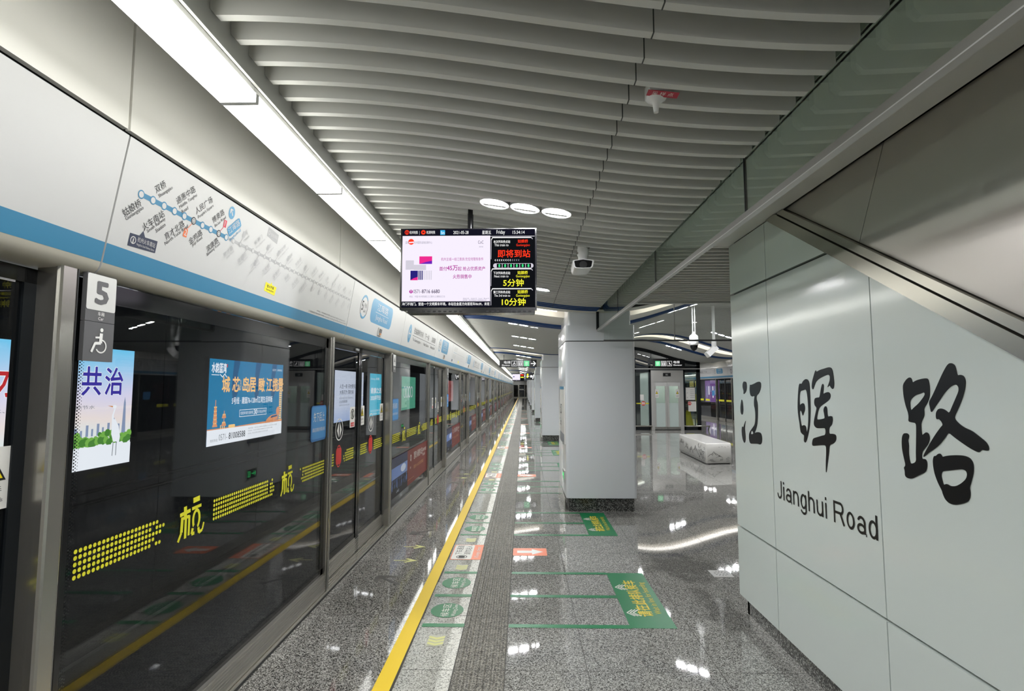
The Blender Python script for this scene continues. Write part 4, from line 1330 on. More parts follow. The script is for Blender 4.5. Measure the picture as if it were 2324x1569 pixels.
# ================================================================ columns
def column(y, label):
    t = thing('column', (1.025, y + .7, 0), label, 'column', 'white columns in a row along the platform')
    m = MB()
    def rbox(x0, x1, y0, y1, z0, z1, r, key):
        pr = []
        for cx, cy, q in ((x1 - r, y0 + r, -1), (x1 - r, y1 - r, 0), (x0 + r, y1 - r, 1), (x0 + r, y0 + r, 2)):
            pr += [(cx + r * math.cos(PI / 2 * (q + u / 4)), cy + r * math.sin(PI / 2 * (q + u / 4))) for u in range(5)]
        m.prism(pr, 'z', z0, z1, key, True, False)
        m.add([(a, b, z0) for a, b in pr], [tuple(range(len(pr)))], key)
        m.add([(a, b, z1) for a, b in pr], [tuple(range(len(pr)))], key)
    rbox(.562, 1.482, y, y + 1.42, .172, 2.213, .045, 'enamel_column')
    m.build('shaft', t, t)
    m = MB()
    rbox(.562, 1.482, y, y + 1.42, 2.225, 2.432, .045, 'enamel_column')
    rbox(.575, 1.47, y + .012, y + 1.41, 2.20, 2.24, .04, 'dark_gap')
    m.build('capital', t, t)
    m = MB()
    rbox(.605, 1.44, y + .05, y + 1.37, 2.43, 2.80, .03, 'enamel_column')
    m.build('neck', t, t)
    m = MB()
    m.box(.60, 1.445, y + .035, y + 1.385, 0, .175, 'granite_skirt')
    m.build('skirting', t, t)
    m = MB()
    bd = Board((.561, y + .35, .86), (0, -1, 0), (0, 0, 1), m)
    m.box(.548, .562, y + .02 + .1, y + .92, .85, 1.62, 'sticker_white')
    bd = Board((.5478, y + .92, .85), (0, -1, 0), (0, 0, 1), m)
    bd.rect(0, .73, .8, .77, 'sign_blue', 1).rect(0, 0, .8, .13, 'board_grey', 1)
    bd.text('出口', .08, .38, .16, 'ink', 2, width=.3).text('Exit', .08, .22, .1, 'ink', 2, width=.25).text('i', .7, .6, .06, 'ink', 2)
    m.build('notice_board', t, t)
    m = MB()
    m.box(.545, .562, y + .14, y + .42, .36, .50, 'plastic_grey')
    bd = Board((.5448, y + .41, .37), (0, -1, 0), (0, 0, 1), m)
    bd.rect(0, 0, .26, .12, 'sign_black', 1)
    bd.line(.03, .06, .13, .06, .012, 'exit_green', 2).line(.03, .06, .06, .09, .016, 'exit_green', 2).line(.03, .06, .06, .03, .016, 'exit_green', 2)
    bd.frame(.17, .02, .23, .10, .008, 'exit_green', 2).disc(.20, .085, .010, 'exit_green', 2).line(.20, .075, .19, .045, .014, 'exit_green', 2).line(.19, .045, .21, .025, .010, 'exit_green', 2)
    m.build('exit_sign', t, t)
    m = MB()
    m.prism([(.548, .002), (.60, .002), (.60, .01), (.553, .02), (.548, .16), (.543, .16), (.541, .012)], 'y', y + .06, y + 1.3, 'steel')
    m.build('kick_rail', t, t)
    return t
col0 = column(7.10, 'first white enamel column of the row, standing before the stone bench')
for k in range(1, 9):
    dup(col0, (0, 9.2 * k, 0), '%s white enamel column of the row along the platform' % ordw(k))
# ================================================================ floor stickers
U, V = (0, 1, 0), (-1, 0, 0)
def fsticker(name, draw, loc, label, cat, group):
    b = LBoard((loc[0], loc[1], .0012), U, V, MB(), lift=.0005)
    b.top = MB()
    draw(b)
    if b.top.f:
        t = thing(name, loc, label, cat, group)
        b.base.build('backing', t, t)
        b.top.build('lettering', t, t)
        return t
    if b.bars:
        t = thing(name, loc, label, cat, group)
        for q in b.bars:
            q.build('line', t, t)
        return t
    o = bpy.data.objects.new('holder', None)
    o.location = loc
    t = b.base.build(name, None, o)
    bpy.data.objects.remove(o)
    t.location = loc
    return tag(t, label, cat, group, 'thing')
class LBoard(Board):
    bars = ()
    def __init__(s, *a, **k):
        Board.__init__(s, *a, **k)
        s.base = s.mb
        s.bars = []
    def poly(s, pts, m, l=1):
        s.mb = s.base if l <= 1 else s.top
        return Board.poly(s, pts, m, l)
    def text(s, *a, **k):
        s.mb = s.top
        return Board.text(s, *a, **k)
def d_oval(b):
    b.disc(0, 0, .125, 'floor_green', 1, n=32, ry=.118)
    b.text('候车区', 0, -.02, .060, 'floor_white', 2, al='c', width=.215).text('Waiting Zone', 0, -.070, .032, 'floor_white', 2, al='c', width=.20)
def d_lines(b):
    for q in (-.515, .005, .520):
        for v0, v1 in ((0, .285), (-1.12, -.30)):
            m = MB()
            Board(b.o, b.u, b.v, m, b.lift).rect(q - .026, v0, q + .026, v1, 'floor_green', 1)
            b.bars.append(m)
def d_board(b):
    b.rect(-.535, -.155, .535, .155, 'floor_green', 1)
    b.text('请在此排队候车', 0, -.042, .100, 'floor_yellow', 3, al='c', width=.70, bold=.02).text('Wait in line for boarding', 0, -.115, .050, 'floor_yellow', 3, al='c', width=.62)
    for a in (-.29, .20):
        for i in range(3):
            z = .055 + i * .022
            b.line(a, z + .035, a - .055, z - .012, .010, 'floor_white', 3).line(a, z + .035, a + .055, z - .012, .010, 'floor_white', 3)
def d_clear(b):
    b.rect(-.235, -.145, .235, .145, 'floor_orange', 1).rrect(-.225, -.055, .225, .137, .02, 'floor_white', 2)
    b.text('下车通道', -.085, .050, .066, 'floor_black', 3, width=.29).text('请勿站入', -.085, -.035, .066, 'floor_black', 3, width=.29)
    b.ring(-.155, .04, .052, .008, 'floor_black', 3)
    b.disc(-.17, .04, .02, 'floor_black', 3, ry=.032).disc(-.14, .04, .02, 'floor_black', 3, ry=.032)
    b.text('Keep clear', 0, -.122, .042, 'floor_white', 3, al='c', width=.34)
def d_arrow(b):
    b.rrect(-.12, -.165, .12, .165, .015, 'floor_orange', 1)
    b.rect(-.038, -.02, .038, .125, 'floor_white', 2).poly([(-.085, -.02), (.085, -.02), (0, -.13)], 'floor_white', 2)
def d_chev(b):
    b.rect(-.075, -.05, .075, .055, 'chevron_grey', 1)
    for i in range(3):
        z = -.045 + i * .04
        b.poly([(z, .05), (z + .028, .05), (z + .006, 0), (z + .028, -.05), (z, -.05), (z - .024, 0)], 'pale_yellow', 2)
def d_out(b, key='pale_yellow'):
    b.rect(-.008, -.11, .008, .09, key, 1)
    b.poly([(0, -.13), (.062, -.03), (.045, -.01), (0, -.075), (-.045, -.01), (-.062, -.03)], key, 1)
def d_dark(b):
    b.line(-.10, -.11, .09, .12, .035, 'floor_char', 1)
    b.line(.09, .12, -.04, .10, .040, 'floor_char', 1).line(.09, .12, .085, -.03, .040, 'floor_char', 1)
def d_dark2(b):
    b.line(.10, -.11, -.09, .12, .035, 'floor_char', 1)
    b.line(-.09, .12, .04, .10, .040, 'floor_char', 1).line(-.09, .12, -.085, -.03, .040, 'floor_char', 1)
GRP = 'floor stickers in front of the platform doors'
protos = []
def place(name, fn, x, dy, what, cat, grp):
    t = fsticker(name, fn, (x, 5.362 + dy, 0), what % 'first sliding door', cat, grp)
    protos.append((t, what))
for side, dy in (('near', -1.095), ('far', 1.145)):
    place('queue_lines', d_lines, -.40, dy, 'green queue lines on the ' + side + ' side of the %s', 'floor marking', 'green queue lines')
    place('queue_sign', d_board, .873, dy, 'green wait-in-line floor sign with yellow writing, ' + side + ' side of the %s', 'floor sign', 'green wait in line floor signs')
    for s2, e in (('nearer', -.27), ('farther', .275)):
        place('waiting_sticker', d_oval, -.55, dy + e, 'round green waiting zone sticker, ' + s2 + ' one, ' + side + ' side of the %s', 'floor sticker', 'round waiting zone stickers')
place('keep_clear_sticker', d_clear, -.545, .01, 'orange and white keep clear floor sticker before the %s', 'floor sticker', 'keep clear stickers')
place('arrow_sticker', d_arrow, .065, .025, 'orange floor sticker with a white arrow before the %s', 'floor sticker', 'orange arrow stickers')
for nm, dy in (('nearer', -.44), ('farther', .42)):
    place('chevron_sticker', d_chev, -.55, dy, 'pale chevron floor sticker, ' + nm + ' one beside keep clear at the %s', 'floor sticker', 'pale chevron stickers')
for nm, dy in (('nearer', -.26), ('farther', .17)):
    place('exit_arrow', d_out, -1.115, dy, 'pale yellow floor arrow pointing away from the %s, ' + nm + ' of two', 'floor arrow', 'pale yellow floor arrows')
place('boarding_arrow', d_dark, -1.12, -.77, 'dark floor arrow on the near side of the %s', 'floor arrow', 'dark floor arrows')
place('boarding_arrow', d_dark2, -1.12, .73, 'dark floor arrow on the far side of the %s', 'floor arrow', 'dark floor arrows')
for k in range(1, 8):
    for t, what in protos:
        yq = t.location.y + PITCH * k
        if t.name.startswith('queue_sign') and any(yq + .54 > 7.13 + 9.2 * j and yq - .54 < 8.49 + 9.2 * j for j in range(6)):
            continue
        if t.name.startswith(('chevron', 'boarding', 'exit_arrow')) and k > 4:
            continue
        dup(t, (0, PITCH * k, 0), what % ('%s sliding door' % ordw(k)))
t = fsticker('chevron_sticker', d_chev, (-.555, 3.53, 0), 'pale chevron floor sticker alone before the first green queue line', 'floor sticker', 'pale chevron stickers')
# floor drain
dr = thing('floor_drain', (1.705, 4.80, 0), 'square steel floor drain with a starburst of holes near the white wall end', 'floor drain')
MB().box(1.62, 1.79, 4.715, 4.885, .0005, .004, 'plastic_grey').build('plate', dr, dr)
bd = Board((1.705, 4.80, .004), (1, 0, 0), (0, 1, 0), lift=.0006)
for k in range(12):
    q = 2 * PI * k / 12
    for r0, r1 in ((.018, .034), (.042, .060)):
        if (k % 2 and r0 < .03):
            continue
        bd.line(r0 * math.cos(q), r0 * math.sin(q), r1 * math.cos(q), r1 * math.sin(q), .008, 'sign_black', 1)
bd.mb.build('holes', dr, dr)
# ================================================================ hanging train screen
def tv(y, label, detail):
    t = thing('train_screen', (-.34, y, 2.72), label, 'screen')
    x0, x1, z0, z1 = -.769, .087, 2.089, 2.605
    m = MB()
    m.box(x0, x1, y, y + .06, z0, z1, 'plastic_black')
    m.box(x0 + .06, x1 - .05, y + .06, y + .12, z0 + .05, z1 - .06, 'plastic_black')
    m.build('housing', t, t)
    m = MB()
    m.box(x0 + .05, x1 - .012, y - .004, y + .10, z0 - .022, z0 - .002, 'plastic_black')
    for i in range(22):
        q = x0 + .11 + i * .033
        if i not in (9, 10, 11, 12):
            m.box(q, q + .018, y - .006, y - .003, z0 - .016, z0 - .008, 'rubber')
    m.build('speaker_bar', t, t)
    m = MB()
    m.tube([(-.338, y + .09, z1 - .1), (-.338, y + .09, 2.86)], .019, 'plastic_black', 14)
    m.build('ceiling_pole', t, t)
    W_, H_ = x1 - x0, z1 - z0
    bd = Board((x0, y - .0005, z0), (1, 0, 0), (0, 0, 1), lift=.0006)
    R = lambda a0, b0, a1, b1, c, l=1: bd.rect(a0 * W_, (1 - b1) * H_, a1 * W_, (1 - b0) * H_, c, l)
    T = lambda s_, a, b, h, c, w=None, l=4, bold=0.0, al='l': Board((x0, y - .0008, z0), (1, 0, 0), (0, 0, 1), lift=.0006).text(s_, a * W_, (1 - b) * H_, h * H_, c, l, width=w * W_ if w else None, bold=bold, al=al).mb.build('text_line', t, t)
    R(.012, .012, .988, .975, 'scr_black', 1)
    R(.012, .012, .988, .085, 'scr_bar', 2)
    R(.014, .092, .660, .900, 'scr_white', 2)
    R(.014, .900, .660, .968, 'scr_bar', 2)
    R(.660, .098, .985, .106, 'scr_lgrey', 3)
    scr = bd
    scr.mb.build('display', t, t)
    bd = Board((x0, y - .0008, z0), (1, 0, 0), (0, 0, 1), lift=.0006)
    if not detail:
        R(.70, .12, .95, .30, 'scr_red', 3)
        R(.70, .45, .95, .60, 'scr_yellow', 3)
        R(.06, .40, .2, .5, 'scr_navy', 3)
        bd.mb.build('display_text', t, t)
        return t
    bd.disc(.046 * W_, .952 * H_, .020 * H_ * 1.4, 'scr_red', 4)
    T('m', .0465, .066, .03, 'scr_bar', None, 5, .02, 'c')
    T('杭州地铁', .066, .068, .040, 'scr_text', .060)
    R(.138, .030, .1395, .080, 'scr_lgrey', 4)
    bd.disc(.167 * W_, .952 * H_, .028 * H_, 'scr_red', 4).line(.160 * W_, .952 * H_, .174 * W_, .952 * H_, .007, 'scr_bar', 5)
    T('杭港地铁', .190, .068, .040, 'scr_text', .064)
    R(.292, .022, .327, .082, 'scr_cyan', 4)
    T('5m', .297, .072, .034, 'scr_text', .026, 5)
    T('2021-05-28', .388, .072, .040, 'scr_text', .112)
    T('星期五', .600, .076, .046, 'scr_text', .066)
    T('Friday', .706, .076, .050, 'scr_text', .062)
    T('15:34:14', .824, .074, .040, 'scr_text', .088)
    bd.mb.build('status_logo', t, t)
    bd = Board((x0, y - .0008, z0), (1, 0, 0), (0, 0, 1), lift=.0006)
    bd.disc(.078 * W_, .835 * H_, .036 * H_, 'scr_red', 3)
    bd.line(.062 * W_, .825 * H_, .10 * W_, .83 * H_, .008, 'scr_white', 4)
    gfx = Board((x0, y - .0008, z0), (1, 0, 0), (0, 0, 1), lift=.0006)
    T('盘泰', .036, .19, .034, 'scr_grey', .028)
    T('杭州国际金融会展中心', .100, .19, .032, 'scr_grey', .134)
    T('CoC', .570, .194, .040, 'scr_dark', .040)
    T('商务城', .578, .240, .018, 'scr_grey', .030)
    keep, bd = bd, gfx
    R(.140, .346, .234, .440, 'scr_pink', 3)
    bd.poly([(.14 * W_, .56 * H_), (.234 * W_, .56 * H_), (.234 * W_, .60 * H_), (.19 * W_, .585 * H_)], 'scr_purple', 4)
    R(.040, .395, .10, .510, 'scr_lgrey', 3)
    R(.10, .45, .19, .515, 'scr_lgrey', 3)
    R(.076, .522, .130, .640, 'scr_navy', 3)
    bd.poly([(.076 * W_, .36 * H_), (.13 * W_, .36 * H_), (.13 * W_, .40 * H_), (.10 * W_, .385 * H_)], 'scr_pink', 4)
    for i in range(9):
        R(.130 + i * .012, .522, .136 + i * .012, .635, 'scr_lgrey', 3)
    R(.130, .522, .168, .635, 'scr_navy', 2)
    bd.mb.build('advert_print', t, t)
    bd = keep
    T('杭州主城一线江景房/无任何限购条件', .300, .402, .040, 'scr_magenta', .310)
    T('首付', .288, .524, .050, 'scr_magenta', .056, bold=.01)
    T('45万', .344, .522, .062, 'scr_magenta', .078, bold=.015)
    T('起 抢占优质资产', .424, .524, .050, 'scr_magenta', .200, bold=.01)
    T('火热销售中', .388, .622, .052, 'scr_magenta', .136, bold=.01)
    bd.disc(.082 * W_, (1 - .779) * H_, .022 * H_, 'scr_magenta', 3)
    T('T', .082, .792, .024, 'scr_white', None, 4, .03, 'c')
    T('0571-', .100, .800, .046, 'scr_dark', .058)
    T('8716 6680', .162, .800, .046, 'scr_dark', .130, bold=.012)
    T('地址：中国 杭州西湖区之江路与之浦路交汇处', .070, .852, .024, 'scr_grey', .262)
    T('预售证号：杭售许字（2020）第000号', .462, .876, .018, 'scr_grey', .190)
    T('投资商：杭州申旅地产发展有限公司', .462, .896, .018, 'scr_grey', .170)
    T('冲门不挡门。营造一个文明乘车环境。本站往金星方向首班车06:09，末班', .018, .950, .038, 'scr_text', .638, bold=.008)
    bd.mb.build('advert_logo', t, t)
    bd = Board((x0, y - .0008, z0), (1, 0, 0), (0, 0, 1), lift=.0006)
    for b0, b1 in ((.118, .385), (.505, .715), (.748, .950)):
        bd.line(.676 * W_, (1 - b0) * H_, .960 * W_, (1 - b0) * H_, .006, 'scr_text', 3).line(.676 * W_, (1 - b0) * H_, .668 * W_, (1 - b0 - .03) * H_, .004, 'scr_text', 3)
        bd.line(.668 * W_, (1 - b0 - .03) * H_, .666 * W_, (1 - b1) * H_, .003, 'scr_lgrey', 3).line(.960 * W_, (1 - b0) * H_, .970 * W_, (1 - b0 - .02) * H_, .004, 'scr_lgrey', 3)
    T('本次列车终点站', .684, .186, .034, 'scr_text', .122, bold=.01)
    T('This train to', .690, .226, .032, 'scr_text', .104)
    T('姑娘桥', .862, .184, .042, 'scr_red', .074, bold=.012)
    T('Guniangqiao', .850, .228, .032, 'scr_red', .100)
    T('即将到站', .716, .362, .092, 'scr_red', .236, bold=.015)
    for i in range(12):
        q = .694 + i * .0155
        c = 'scr_text' if i < 8 else 'scr_grey'
        bd.line(q * W_, .602 * H_, (q + .007) * W_, .613 * H_, .0028, c, 3).line(q * W_, .602 * H_, (q + .007) * W_, .591 * H_, .0028, c, 3)
    bd.rrect(.682 * W_, .505 * H_, .976 * W_, .563 * H_, .014, 'scr_lgrey', 3)
    for i in range(6):
        q = .708 + i * .0425
        R(q, .442, q + .038, .490, 'scr_black', 4)
        bd.disc((q + .019) * W_, .534 * H_, .006, 'scr_green', 5, ry=.011, n=10)
    T('下次列车终点站', .684, .572, .034, 'scr_text', .122, bold=.01)
    T('Next train to', .690, .610, .030, 'scr_text', .104)
    T('姑娘桥', .860, .572, .042, 'scr_yellow', .074, bold=.012)
    T('Guniangqiao', .848, .612, .032, 'scr_yellow', .100)
    T('5分钟', .756, .718, .088, 'scr_yellow', .148, bold=.012)
    T('第三列车终点站', .684, .806, .034, 'scr_text', .122, bold=.01)
    T('The 3rd train to', .690, .846, .030, 'scr_text', .116)
    T('姑娘桥', .860, .806, .042, 'scr_yellow', .074, bold=.012)
    T('Guniangqiao', .848, .848, .032, 'scr_yellow', .100)
    T('10分钟', .746, .952, .088, 'scr_yellow', .172, bold=.012)
    bd.mb.build('timetable_frame', t, t)
    return t
tv(3.30, 'large hanging train time screen with a pale advert and red and yellow train times', True)
tv(38.2, 'small distant hanging train screen down the platform, below the lift sign', False)
# bullet camera under the ceiling
cc = thing('security_camera', (.43, 3.80, 2.70), 'white bullet security camera with a black face, hanging beside the train screen', 'security camera')
MB().tube([(.437, 3.80, 2.72), (.437, 3.80, 2.655)], .021, 'plastic_white', 16).build('stem', cc, cc)
m = MB().tube([(.432, 3.80, 2.664), (.432, 3.80, 2.655), (.432, 3.80, 2.60), (.432, 3.80, 2.598), (.432, 3.80, 2.55), (.432, 3.80, 2.545), (.432, 3.80, 2.50)], [.036, .038, .038, .040, .040, .034, .034], 'plastic_white', 20)
for s, z in ((1, 2.655), (-1, 2.64), (1, 2.60), (-1, 2.565)):
    m.box(.432 + s * .036, .432 + s * .050, 3.78, 3.79, z - .006, z + .006, 'steel')
m.tube([(.468, 3.79, 2.655), (.49, 3.785, 2.66), (.484, 3.785, 2.63)], .002, 'steel', 6)
m.build('joint_housing', cc, cc)
m = MB()
def hood(s):
    return [(.425 + a * s * .95, 2.470 + b * s * .74) for a, b in ((-.078, .032), (-.072, .040), (0, .053), (.072, .040), (.078, .032), (.070, -.022), (.058, -.036), (0, -.040), (-.058, -.036), (-.070, -.022))]
h0, h1 = hood(1.0), hood(.86)
n = len(h0)
m.add([(a, 3.72, b) for a, b in h0] + [(a, 3.96, b) for a, b in hood(.9)], [(i, (i + 1) % n, n + (i + 1) % n, n + i) for i in range(n)], 'plastic_white', True)
m.add([(a, 3.72, b) for a, b in h0] + [(a, 3.72, b) for a, b in h1], [(i, (i + 1) % n, n + (i + 1) % n, n + i) for i in range(n)], 'plastic_white')
m.add([(a, 3.96, b) for a, b in hood(.9)], [tuple(range(n))], 'plastic_white')
m.build('hood', cc, cc)
m = MB()
m.add([(a, 3.723, b) for a, b in h1], [tuple(range(n))], 'plastic_black')
m.tube([(.425, 3.7215, 2.468), (.425, 3.74, 2.468)], .027, 'rubber', 20)
m.build('lens_face', cc, cc)
# sampling nozzle with its red tag
sn = thing('sampling_nozzle', (.455, 1.77, 2.64), 'white air sampling nozzle with a red tag on the ceiling blades', 'sampling point')
zz = zwave(.46)
m = MB()
m.box(.43, .50, 1.745, 1.85, zz + .004, zz + .05, 'plastic_white')
m.build('bracket', sn, sn)
m = MB().tube([(.462, 1.795, zz + .006), (.462, 1.795, zz - .002), (.462, 1.795, zz - .006), (.462, 1.795, zz - .014), (.462, 1.795, zz - .05)], [.034, .034, .030, .012, .008], 'plastic_white', 20)
m.build('nozzle', sn, sn)
sl_ = (zwave(.52) - zwave(.42)) / .1
bd = Board((.424, 1.738, zwave(.424) - .002), (1, 0, sl_), (0, -.86, .3), lift=.0006)
bd.o = Vector((.424, 1.775, zwave(.424) - .003))
bd = Board((.424, 1.775, zwave(.424) - .003), (1, 0, sl_), (0, -1, 0.02), lift=.0006)
bd.mb.box(.424, .426, 1.74, 1.745, zz - .002, zz, 'tag_crimson')
bd.rect(0, 0, .105, .036, 'tag_crimson', 1).text('采 样 点', .016, .010, .020, 'sticker_white', 2, width=.072)
bd.mb.build('red_tag', sn, sn)
# hanging lift sign
def sign_icons(bd, x, s, order, flip=1):
    for k in order:
        if k == 'w':
            bd.frame(x, .5 * s - .5 * s, x + s, s, .05 * s, 'lit_white', 2)
            wheelchair(bd, x + .5 * s, .5 * s, .75 * s, 'lit_white', 2, flip)
        elif k == 'l':
            bd.frame(x, 0, x + s, s, .05 * s, 'lit_white', 2)
            lift_icon(bd, x + .5 * s, .5 * s, .85 * s, 'lit_white', 2)
        elif k == 'g':
            bd.rect(x, 0, x + s, s, 'lit_green', 2)
            bd.text('出', x + .5 * s, .32 * s, .55 * s, 'lit_white', 3, al='c').text('Exit', x + .5 * s, .1 * s, .16 * s, 'lit_white', 3, al='c')
        x += s * 1.16
    return x
ls = thing('lift_sign', (-.18, 19.0, 2.7), 'black hanging lift sign with white symbols and an arrow over the platform', 'sign')
m = MB().box(-.843, .485, 19.0, 19.08, 2.322, 2.588, 'sign_black')
m.build('case', ls, ls)
bd = Board((-.843, 18.998, 2.36), (1, 0, 0), (0, 0, 1), lift=.002)
bd.text('电梯', .17, .085, .105, 'lit_white', 2, width=.23).text('Elevator', .10, .005, .06, 'lit_white', 2, width=.29)
x = sign_icons(bd, .435, .19, 'wlg')
bd.line(1.12, .095, 1.28, .095, .03, 'lit_white', 2).line(1.29, .095, 1.21, .175, .03, 'lit_white', 2).line(1.29, .095, 1.21, .015, .03, 'lit_white', 2)
bd.mb.build('symbols', ls, ls)
m = MB()
for x in (-.68, .32):
    m.tube([(x, 19.04, 2.58), (x, 19.04, 2.82)], .012, 'sign_black', 8)
m.build('hanger', ls, ls)
fs_ = thing('hanging_sign', (.4, 30.0, 2.6), 'black hanging sign with a yellow figure beside the distant train screen', 'sign')
MB().box(.14, .62, 30, 30.06, 2.03, 2.42, 'sign_black').build('case', fs_, fs_)
bd = Board((.14, 29.998, 2.03), (1, 0, 0), (0, 0, 1), lift=.002)
bd.disc(.12, .30, .05, 'scr_yellow', 2).line(.12, .26, .1, .12, .09, 'scr_yellow', 2).line(.05, .2, .2, .2, .04, 'lit_white', 2).disc(.32, .2, .07, 'lit_white', 2).line(.40, .05, .46, .3, .05, 'lit_white', 2)
bd.mb.build('symbols', fs_, fs_)
m = MB()
m.tube([(.38, 30.03, 2.42), (.38, 30.03, 2.8)], .012, 'sign_black', 8)
m.build('hanger', fs_, fs_)
# ================================================================ advert lightboxes on the tunnel wall
XB = -5.36
def lightbox(y0, y1, bg, label, draw):
    t = thing('lightbox', (XB, (y0 + y1) / 2, .6), label, 'lightbox', 'lit advert boxes on the tunnel wall')
    m = MB()
    m.box(XB - .08, XB - .004, y0 - .03, y1 + .03, .57, 2.135, 'box_frame')
    m.build('frame', t, t)
    bd = Board((XB - .004, y0, .6), (0, 1, 0), (0, 0, 1), lift=.002)
    bd.rect(0, 0, y1 - y0, 1.505, bg, 1)
    bd.mb.build('lit_panel', t, t)
    bd = Board((XB - .002, y0, .6), (0, 1, 0), (0, 0, 1), lift=.002)
    draw(bd, y1 - y0)
    bd.mb.build('print', t, t)
    return t
def p_heron(b, w):
    b.rect(0, 0, w, .34, 'p_white', 1)
    rnd = random.Random(2)
    for i in range(90):
        q = i * w / 90
        z = .37 + .03 * math.sin(i * .35) + rnd.uniform(-.03, .035)
        b.disc(q, z, rnd.uniform(.03, .06), 'p_green' if rnd.random() < .7 else 'p_leaf', 2 + (i % 3) * .2, n=9)
    for i in range(60):
        b.disc(i * w / 60, .32 + rnd.uniform(-.02, .02), .05, 'p_leaf' if i % 3 else 'p_green', 3, n=8)
    b.rect(0, .0, w, .27, 'p_white', 4)
    for i in range(14):
        q = w - 1.35 + i * .085
        h = (.02, .05, .02, .07, .03, .06, .03, .09, .04, .10, .05, .10, .16, .08)[i]
        b.rect(q, .40, q + (.04 if i % 2 else .03), .45 + h, 'p_city', 1)
    b.poly([(w - .17, .40), (w - .10, .40), (w - .115, .80), (w - .135, .88), (w - .150, .80)], 'p_city', 1.5)
    for s_, a, c in (('五', .35, 'p_red'), ('水', .93, 'p_red'), ('共', 1.98, 'p_purple'), ('治', 2.34, 'p_purple')):
        b.text(s_, a, .92, .34, 'p_white', 5, bold=.04, width=.30).text(s_, a, .92, .34, c, 6, bold=.018, width=.30)
    b.text('治污水、防洪水、排涝水、保供水、抓节水', .30, .74, .045, 'p_grey', 5, width=1.9)
    x, z = w - .33, .10                                            # the heron
    b.poly([(x + .00, z + .02), (x + .012, z + .02), (x + .02, z + .22), (x + .008, z + .22)], 'p_grey', 7)
    b.poly([(x + .06, z + .02), (x + .072, z + .02), (x + .075, z + .22), (x + .062, z + .22)], 'p_grey', 7)
    b.poly([(x - .03, z + .44), (x + .02, z + .50), (x + .09, z + .40), (x + .125, z + .26), (x + .10, z + .10), (x + .07, z + .20), (x + .01, z + .20), (x - .03, z + .30)], 'p_white', 8)
    b.poly([(x - .03, z + .44), (x - .035, z + .54), (x - .005, z + .62), (x + .02, z + .66), (x + .02, z + .62), (x - .005, z + .55), (x + .0, z + .50), (x + .02, z + .47)], 'p_white', 8)
    b.disc(x, z + .655, .035, 'p_white', 8, ry=.024).poly([(x - .03, z + .665), (x - .12, z + .672), (x - .03, z + .648)], 'tagp', 9)
emat('tagp', (230, 150, 70), 1.1)
